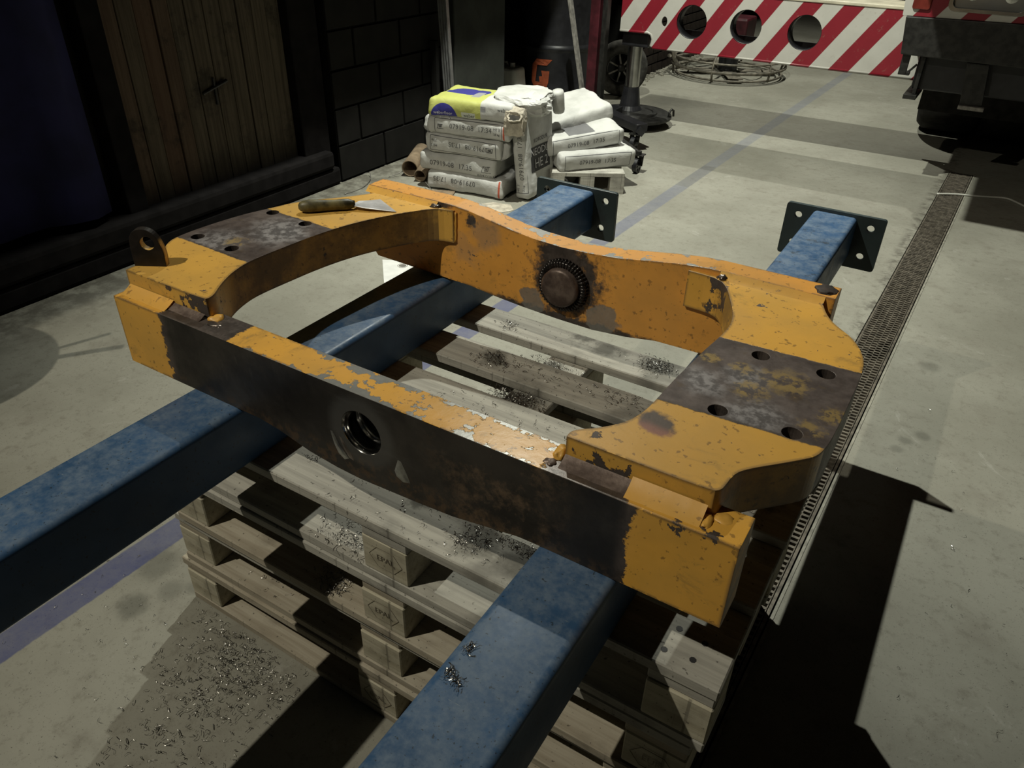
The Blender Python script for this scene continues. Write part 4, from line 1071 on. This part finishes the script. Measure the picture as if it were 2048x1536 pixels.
# ------------------------------------------------------------------ jerrycan, drum
jc = thing('jerrycan', 'milky white plastic jerrycan standing behind the grey pillar', 'jerrycan', (-1.97, 4.62, 0))
bm = prism(rrect(-.15, .15, -.10, .10, .04, 5), [], XY, 0, .30)
for v_ in bm.verts:
    if v_.co.z > .2: v_.co.x *= .82; v_.co.y *= .82
fin('can_body', bm, 'jerry', jc, .02, False, 3)
bm = bmesh.new(); cyl(bm, (.05, 0, .295), (.05, 0, .33), .022, 16); fin('cap', bm, 'jerry', jc)
bm = bmesh.new(); tube(bm, [(-.07, 0, .295), (-.065, 0, .325), (0, 0, .328), (.015, 0, .30)], .009, 8); fin('handle', bm, 'jerry', jc)
dr = thing('oil_drum', 'black steel drum with orange letter G beside the red post', 'drum', (-1.76, 5.05, 0))
bm = bmesh.new(); rr = .29
lathe(bm, [(0, .015), (rr-.012, .015), (rr-.012, 0), (rr+.004, 0), (rr+.006, .012), (rr, .03), (rr, .09), (rr+.006, .10), (rr, .11), (rr, .40), (rr+.004, .41), (rr+.014, .425), (rr+.014, .435), (rr+.004, .45), (rr, .46), (rr, .80), (rr+.004, .86), (rr+.008, .875), (rr-.010, .88), (rr-.012, .862), (0, .862)], 56)
fin('drum_shell', bm, 'black', dr, 0, True)
def wrap(v2, cx_ang, z0, r_=rr+.0025):
    return [(r_*math.sin(u/r_+cx_ang), -r_*math.cos(u/r_+cx_ang), z0+v) for u, v in v2]
quads = [[(-.085, .060), (-.045, .105), (.085, .105), (.045, .062)], [(-.085, .060), (-.040, .058), (-.052, -.062), (-.088, -.062)], [(-.088, -.062), (-.052, -.062), (.030, -.062), (.045, -.105), (-.060, -.105)],
         [(.030, -.062), (-.012, -.062), (-.018, -.022), (.010, -.018), (.0, .022), (.066, .022), (.060, -.062)], [(.030, -.062), (.060, -.062), (.045, -.105)]]
bm = bmesh.new()
for Q in quads:
    bm.faces.new([bm.verts.new((p[0], p[1], 0)) for p in Q])
bmesh.ops.triangulate(bm, faces=bm.faces[:])
for _ in range(3): bmesh.ops.subdivide_edges(bm, edges=bm.edges[:], cuts=1)
for v_ in bm.verts: v_.co = Vector(wrap([(v_.co.x, v_.co.y)], R(4), .250, rr+.004)[0])
bmesh.ops.recalc_face_normals(bm, faces=bm.faces[:])
o = fin('letter_mark', bm, 'orange', dr); so = o.modifiers.new('s', 'SOLIDIFY'); so.thickness = .002; so.offset = 0

# ------------------------------------------------------------------ workshop crane with red post
cr = thing('workshop_crane', 'dark workshop crane with red post and castor legs behind the bags', 'crane', (-1.15, 4.45, 0), world=True)
bm = bmesh.new(); bb(bm, -1.20, -1.13, 4.45, 4.53, .10, 1.9); fin('post', bm, 'red', cr, .004)
bm = bmesh.new(); bb(bm, -1.12, -1.085, 4.47, 4.53, .10, 1.9); fin('post', bm, 'blackmetal', cr, .004)
bm = bmesh.new()
def bar(bm, a, b, w_, h_):
    a = Vector(a); b = Vector(b); q = (b-a).to_track_quat('Z', 'Y').to_matrix().to_4x4()
    box(bm, (0, 0, 0), (w_, h_, (b-a).length), 0, Matrix.Translation((a+b)/2) @ q)
bar(bm, (-1.385, 4.44, .95), (-1.19, 4.44, .13), .045, .02); fin('brace', bm, 'greybar', cr, .002)
bm = bmesh.new(); bar(bm, (-1.22, 4.5, .145), (-.60, 4.12, .145), .09, .05); fin('leg', bm, 'black', cr, .004)
bm = bmesh.new(); bar(bm, (-1.22, 4.36, .14), (-.46, 3.70, .10), .05, .05); fin('leg', bm, 'blackmetal', cr, .004)
bm = bmesh.new(); bb(bm, -1.5, -.95, 4.38, 4.58, .10, .15); fin('base_frame', bm, 'black', cr, .005)
def castor(c):
    x, y, z = c
    fo = bmesh.new()
    for s in (-1, 1): bar(fo, (x+s*.020, y, .105), (x+s*.020, y-.012, .045), .03, .004)
    box(fo, (x, y, .108), (.07, .06, .006)); cyl(fo, (x, y, .108), (x, y, .13), .018, 14)
    f_ = fin('castor_fork', fo, 'blackmetal', cr)
    bm = prism(circ(0, 0, .046, 32), [circ(.026*math.cos(a), .026*math.sin(a), .0075, 10) for a in [2*PI*k/6 for k in range(6)]], lambda u, v, d__: (x+d__, y-.012+u, .046+v), -.014, .014)
    fin('castor_wheel', bm, 'black', cr, .003)
    return f_
castor((-.425, 3.68, 0)); castor((-.635, 4.10, 0)); castor((-1.45, 4.45, 0))
bm = bmesh.new(); bar(bm, (-.60, 4.12, .145), (-.62, 4.10, .11), .05, .05); fin('leg_foot', bm, 'black', cr)
bm = bmesh.new(); box(bm, (-1.07, 4.34, .152), (.05, .012, .012), R(-40)); tag(fin('marker_pen', bm, 'red', None, .002), 'small red stick lying on the dark crane leg', 'stick')

# ------------------------------------------------------------------ loose wheel
wh = thing('spare_wheel', 'dusty grey rubber wheel leaning behind the crane post', 'wheel', (-1.40, 5.50, 0), world=True)
q = Matrix.Translation((-1.40, 5.50, .219)) @ Matrix.Rotation(R(28), 4, 'Z') @ Matrix.Rotation(R(92), 4, 'X')
bm = bmesh.new(); lathe(bm, [(.13, -.05), (.16, -.062), (.195, -.058), (.213, -.035), (.216, 0), (.213, .035), (.195, .058), (.16, .062), (.13, .05), (.13, -.05)], 44, q); fin('tyre', bm, 'rubber', wh, 0, True)
bm = bmesh.new(); lathe(bm, [(.131, -.045), (.120, -.04), (.112, -.01), (.112, .01), (.120, .04), (.131, .045)], 40, q); lathe(bm, [(0, .02), (.03, .02), (.035, .0), (.035, -.02), (0, -.02)], 24, q); fin('rim', bm, 'blackmetal', wh, 0, True)
bm = bmesh.new()
for k in range(7):
    a = 2*PI*k/7; A = q @ Vector((.03*math.cos(a), .03*math.sin(a), 0)); B = q @ Vector((.115*math.cos(a), .115*math.sin(a), 0)); bar(bm, A, B, .02, .012)
fin('spokes', bm, 'greybar', wh)

# ------------------------------------------------------------------ power trowel (ring cage) behind the striped beam
pt = thing('power_trowel', 'cement-crusted power trowel with round wire guard under the striped beam', 'power trowel', (-.95, 6.95, 0))
def ring(bm, r_, z, t_, cx=0, cy=0, n=64, a0=0, a1=2*PI):
    if a1-a0 > 6.2: tube(bm, [(cx+r_*math.cos(2*PI*k/n), cy+r_*math.sin(2*PI*k/n), z) for k in range(n)], t_, 7, True)
    else: tube(bm, [(cx+r_*math.cos(a0+(a1-a0)*k/n), cy+r_*math.sin(a0+(a1-a0)*k/n), z) for k in range(n+1)], t_, 7)
for r_, z, t_ in ((.50, .03, .010), (.525, .10, .014), (.52, .17, .009), (.44, .23, .009), (.32, .27, .008)):
    bm = bmesh.new(); ring(bm, r_, z, t_); fin('guard_ring', bm, 'dusty', pt, 0, True)
for k in range(6):
    a = 2*PI*k/6-PI/2+.05; c_, s_ = math.cos(a), math.sin(a); bm = bmesh.new()
    tube(bm, [(.51*c_, .51*s_, .02), (.528*c_, .528*s_, .10), (.52*c_, .52*s_, .17), (.44*c_, .44*s_, .235), (.32*c_, .32*s_, .275), (.12*c_, .12*s_, .29)], .011, 7); fin('guard_spoke', bm, 'dusty', pt, 0, True)
for k in range(4):
    a = PI/2*k+.5; bm = bmesh.new(); box(bm, (.28, 0, .04), (.34, .13, .006), 0, Matrix.Rotation(a, 4, 'Z')); fin('trowel_blade', bm, 'dusty', pt, .002)
bm = bmesh.new(); cyl(bm, (0, 0, .04), (0, 0, .24), .09, 24); cyl(bm, (0, 0, .24), (0, 0, .30), .13, 24); fin('gearbox', bm, 'black', pt, .006)
bm = bmesh.new(); box(bm, (.02, .05, .40), (.26, .30, .20)); cyl(bm, (-.13, .05, .42), (-.19, .05, .42), .07, 20); fin('engine', bm, 'red', pt, .02)
bm = bmesh.new(); tube(bm, [(-.36, -.33, .06), (-.41, -.35, .15), (-.44, -.37, .27), (-.46, -.38, .45)], .020, 10); fin('lift_handle', bm, 'dusty', pt, 0, True)
bm = bmesh.new(); tube(bm, [(-.47, -.33, .16), (-.49, -.05, .10), (-.35, .15, .06), (-.25, .35, .05)], .018, 10); fin('handle_bar', bm, 'dusty', pt, 0, True)

# ------------------------------------------------------------------ truck with striped outrigger beam
tk = thing('truck', 'red and white striped truck corner with its outrigger beam and leg', 'truck', (1.2, 5.0, 0), world=True)
YB = 4.65
# outline of the beam's front plate, notched at the left end where the leg stands
o_ = [(-1.06, .635), (-.85, .638), (-.825, .628), (-.812, .60), (-.82, .56), (-.80, .542), (1.0, .546), (1.0, .918), (-1.06, .918)]
hs = [circ(-.549, .729, .104, 36), circ(-.184, .733, .102, 36), circ(.187, .733, .103, 36), circ(-.739, .717, .031, 20, .65)]
bm = prism(o_, hs, XZ, YB, YB+.012); ob = fin('outrigger_beam', bm, 'stripe', tk, .0015)
bm = bmesh.new(); bb(bm, -.80, 1.0, YB+.012, YB+.30, .535, .548); fin('beam_flange', bm, 'stripe', ob, .004)
bm = bmesh.new(); bb(bm, -1.06, 1.0, YB-.006, YB+.30, .906, .925); fin('beam_flange', bm, 'cream', ob, .004)
bm = bmesh.new(); bb(bm, -1.0, 1.0, YB+.29, YB+.30, .55, .64); fin('rear_web', bm, 'black', ob)
for cx_, cz_, r_ in ((-.549, .729, .104), (-.184, .733, .102), (.187, .733, .103)):
    bm = bmesh.new(); lathe(bm, [(r_, 0), (r_, .10), (r_-.004, .10), (r_-.004, 0), (r_, 0)], 36, Matrix.Translation((cx_, YB+.012, cz_)) @ Matrix.Rotation(-PI/2, 4, 'X')); fin('hole_sleeve', bm, 'black', ob, 0, True)
bm = bmesh.new(); tube(bm, [(-1.06, YB+.005, .636), (-.85, YB+.005, .638), (-.825, YB+.005, .628), (-.812, YB+.005, .60), (-.82, YB+.005, .56), (-.80, YB+.005, .544)], .010, 8); fin('end_lip', bm, 'stripe', ob, 0, True)
bm = bmesh.new(); tube(bm, [(-.80, YB+.002, .545), (.95, YB+.002, .549)], .007, 8); fin('lower_lip', bm, 'stripe', ob, 0, True)
lg = bmesh.new(); cyl(lg, (-.985, 4.78, .13), (-.985, 4.78, .56), .052, 32); lgo = fin('outrigger_leg', lg, 'chrome', tk, 0, True); lgo.data.set_sharp_from_angle(angle=R(40))
bm = bmesh.new(); bb(bm, -1.06, -.86, 4.70, 4.87, .53, .66); fin('leg_housing', bm, 'black', lgo, .008)
bm = bmesh.new(); lathe(bm, [(.054, .03), (.060, .10), (.056, .19), (.075, .06), (.09, .03)], 28, Matrix.Translation((-.985, 4.78, .06))); cyl(bm, (-.985, 4.78, .10), (-.985, 4.78, .21), .057, 28); fin('leg_collar', bm, 'black', lgo)
bm = bmesh.new(); lathe(bm, [(0, .0), (.27, .0), (.285, .006), (.285, .022), (.27, .03), (.18, .032), (.175, .042), (.15, .042), (.145, .034), (.08, .036), (0, .036)], 56, Matrix.Translation((-.93, 4.72, .052))); fin('foot_plate', bm, 'blackmetal', tk, 0, False)
bm = bmesh.new(); tube(bm, [(-.665, 4.76, .075), (-.662, 4.765, .115), (-.658, 4.79, .128), (-.652, 4.815, .115), (-.65, 4.82, .075)], .008, 8); fin('plate_handle', bm, 'blackmetal', tk, 0, True)
# body corner
YT = 4.40
bm = prism([(.745, .905), (.735, 1.02), (.73, 1.6), (2.6, 1.6), (2.6, .93), (1.7, .918)], [rrect(.955, 1.335, .945, 1.10, .035, 5)], XZ, YT, YT+.03); bd = fin('body_panel', bm, 'stripe2', tk, .003)
bm = bmesh.new(); bb(bm, .745, .765, YT+.02, YT+1.6, .905, 1.6); fin('side_panel', bm, 'cream', bd, .003)
bm = prism(rrect(.955, 1.335, .945, 1.10, .035, 5), [rrect(.975, 1.315, .962, 1.085, .028, 5)], XZ, YT-.006, YT+.045); fin('lamp_bezel', bm, 'chrome', bd, .003)
bm = prism(rrect(.97, 1.32, .957, 1.09, .03, 5), [], XZ, YT+.03, YT+.04); fin('headlamp', bm, 'glass', bd)
bm = bmesh.new(); bmesh.ops.create_uvsphere(bm, u_segments=20, v_segments=12, radius=.05, matrix=Matrix.Translation((1.24, YT+.045, 1.03)) @ Matrix.Diagonal((1, .4, 1, 1))); bmesh.ops.create_uvsphere(bm, u_segments=20, v_segments=12, radius=.05, matrix=Matrix.Translation((1.06, YT+.045, 1.03)) @ Matrix.Diagonal((1, .4, 1, 1))); fin('lamp_bulbs', bm, 'chrome', bd, 0, True)
bm = prism(rrect(.782, .872, .942, 1.06, .012, 4), [], XZ, YT-.012, YT); fin('marker_light', bm, 'redlens', bd, .003)
bm = prism([(.765, .904), (.79, .71), (2.6, .69), (2.6, .93), (1.7, .917)], [], XZ, YT-.01, YT+.05); bp2 = fin('bumper_skirt', bm, 'blackmetal', tk, .006)
bm = bmesh.new(); bb(bm, .80, .84, YT+.02, YT+.06, .60, .72); bb(bm, .84, .86, YT+.02, YT+.06, .60, .62); bar(bm, (.845, YT+.04, .61), (.885, YT+.04, .66), .012, .012); fin('bracket', bm, 'blackmetal', tk, .002)
bm = bmesh.new(); bb(bm, .88, 2.6, YT+.10, YT+.2, .52, .72); fin('underbody', bm, 'black', tk, .01)
bm = bmesh.new(); bb(bm, .86, .93, YT+.02, YT+.3, .475, .50); bb(bm, .90, .92, YT+.05, YT+.10, .50, .70); fin('step', bm, 'blackmetal', tk, .002)
bm = prism([(1.13, .70), (1.24, .70), (1.27, .49), (1.16, .47)], [], XZ, YT+.02, YT+.035); mf = fin('tow_bracket', bm, 'blackmetal', tk, .002)
bm = bmesh.new(); bb(bm, 1.155, 1.285, YT-.005, YT+.03, .462, .482); fin('bracket_foot', bm, 'greybar', mf, .002)
bm = bmesh.new(); bb(bm, .44, 3.0, 3.28, 5.0, 1.78, 1.86); bb(bm, 1.2, 3.0, 4.5, 5.0, 1.5, 1.78); fin('added_shade_arm', bm, 'stripe2', tk, .01)  # unseen overhead arm added to shade the floor and the truck front
bm = bmesh.new(); bb(bm, .92, 3.2, YT+.25, 8.5, .60, 1.55); fin('chassis', bm, 'black', tk, .02)
q = Matrix.Translation((1.07, 5.95, .46)) @ Matrix.Rotation(PI/2, 4, 'Y')
bm = bmesh.new(); lathe(bm, [(.24, -.17), (.30, -.20), (.42, -.20), (.455, -.16), (.462, 0), (.455, .16), (.42, .20), (.30, .20), (.24, .17)], 60, q); wt = fin('wheel', bm, 'darkrubber', tk, 0, True)
q2 = Matrix.Translation((1.50, 5.95, .46)) @ Matrix.Rotation(PI/2, 4, 'Y')
bm = bmesh.new(); lathe(bm, [(.24, -.17), (.30, -.20), (.42, -.20), (.455, -.16), (.462, 0), (.455, .16), (.42, .20), (.30, .20), (.24, .17)], 60, q2); fin('wheel', bm, 'darkrubber', tk, 0, True)
bm = bmesh.new(); lathe(bm, [(0, -.10), (.20, -.12), (.245, -.17), (.245, .17), (.20, .05), (0, .05)], 40, q); fin('rim', bm, 'blackmetal', wt, 0, True)
bm = bmesh.new(); bb(bm, .90, 1.9, 5.15, 5.17, .28, .62); fin('mud_flap', bm, 'darkrubber', tk, .003)

# ------------------------------------------------------------------ unseen round stool and tools, invented to cast the round floor shadow
stl = thing('shadow_stool', 'unseen round stool beyond the left edge, added to cast the round shadow', 'stool', (-1.34, -.17, 0))
bm = bmesh.new(); cyl(bm, (0, 0, .735), (0, 0, .76), .265, 48); fin('seat', bm, 'blackmetal', stl, .004)
bm = bmesh.new(); cyl(bm, (0, 0, .03), (0, 0, .735), .02, 16); fin('column', bm, 'blackmetal', stl)
bm = bmesh.new(); cyl(bm, (0, 0, 0), (0, 0, .03), .16, 32); fin('base', bm, 'blackmetal', stl, .004)
bm = bmesh.new(); tube(bm, [(.12, .12, .772), (.19, .22, .775), (.27, .33, .775)], .012, 8)
tag(fin('pliers', bm, 'blackmetal', None, 0, True), 'pliers lying over the rim of the round stool', 'pliers').location = (-1.34, -.17, 0)
bm = bmesh.new(); tube(bm, [(.10, .16, .768), (.17, .36, .77)], .008, 8)
tag(fin('screwdriver', bm, 'blackmetal', None, 0, True), 'screwdriver lying over the rim of the round stool', 'screwdriver').location = (-1.34, -.17, 0)
# lamp housings under the ceiling
for i, (x, y) in enumerate(((-.57, 2.55), (-.72, -1.65), (-.65, 6.75))):
    bm = bmesh.new(); lathe(bm, [(.0, 3.98), (.10, 3.98), (.16, 3.90), (.17, 3.86), (.162, 3.86), (.15, 3.895), (.09, 3.965), (0, 3.965)], 32, Matrix.Translation((x, y, 0))); cyl(bm, (x, y, 3.98), (x, y, 4.6), .01, 8)
    tag(fin('ceiling_lamp', bm, 'duct', None, 0, True), ('lamp hanging above the yellow frame', 'lamp hanging behind the camera', 'lamp hanging above the power trowel')[i], 'lamp')
for o in bpy.data.objects:
    if '_w' in o: del o['_w']
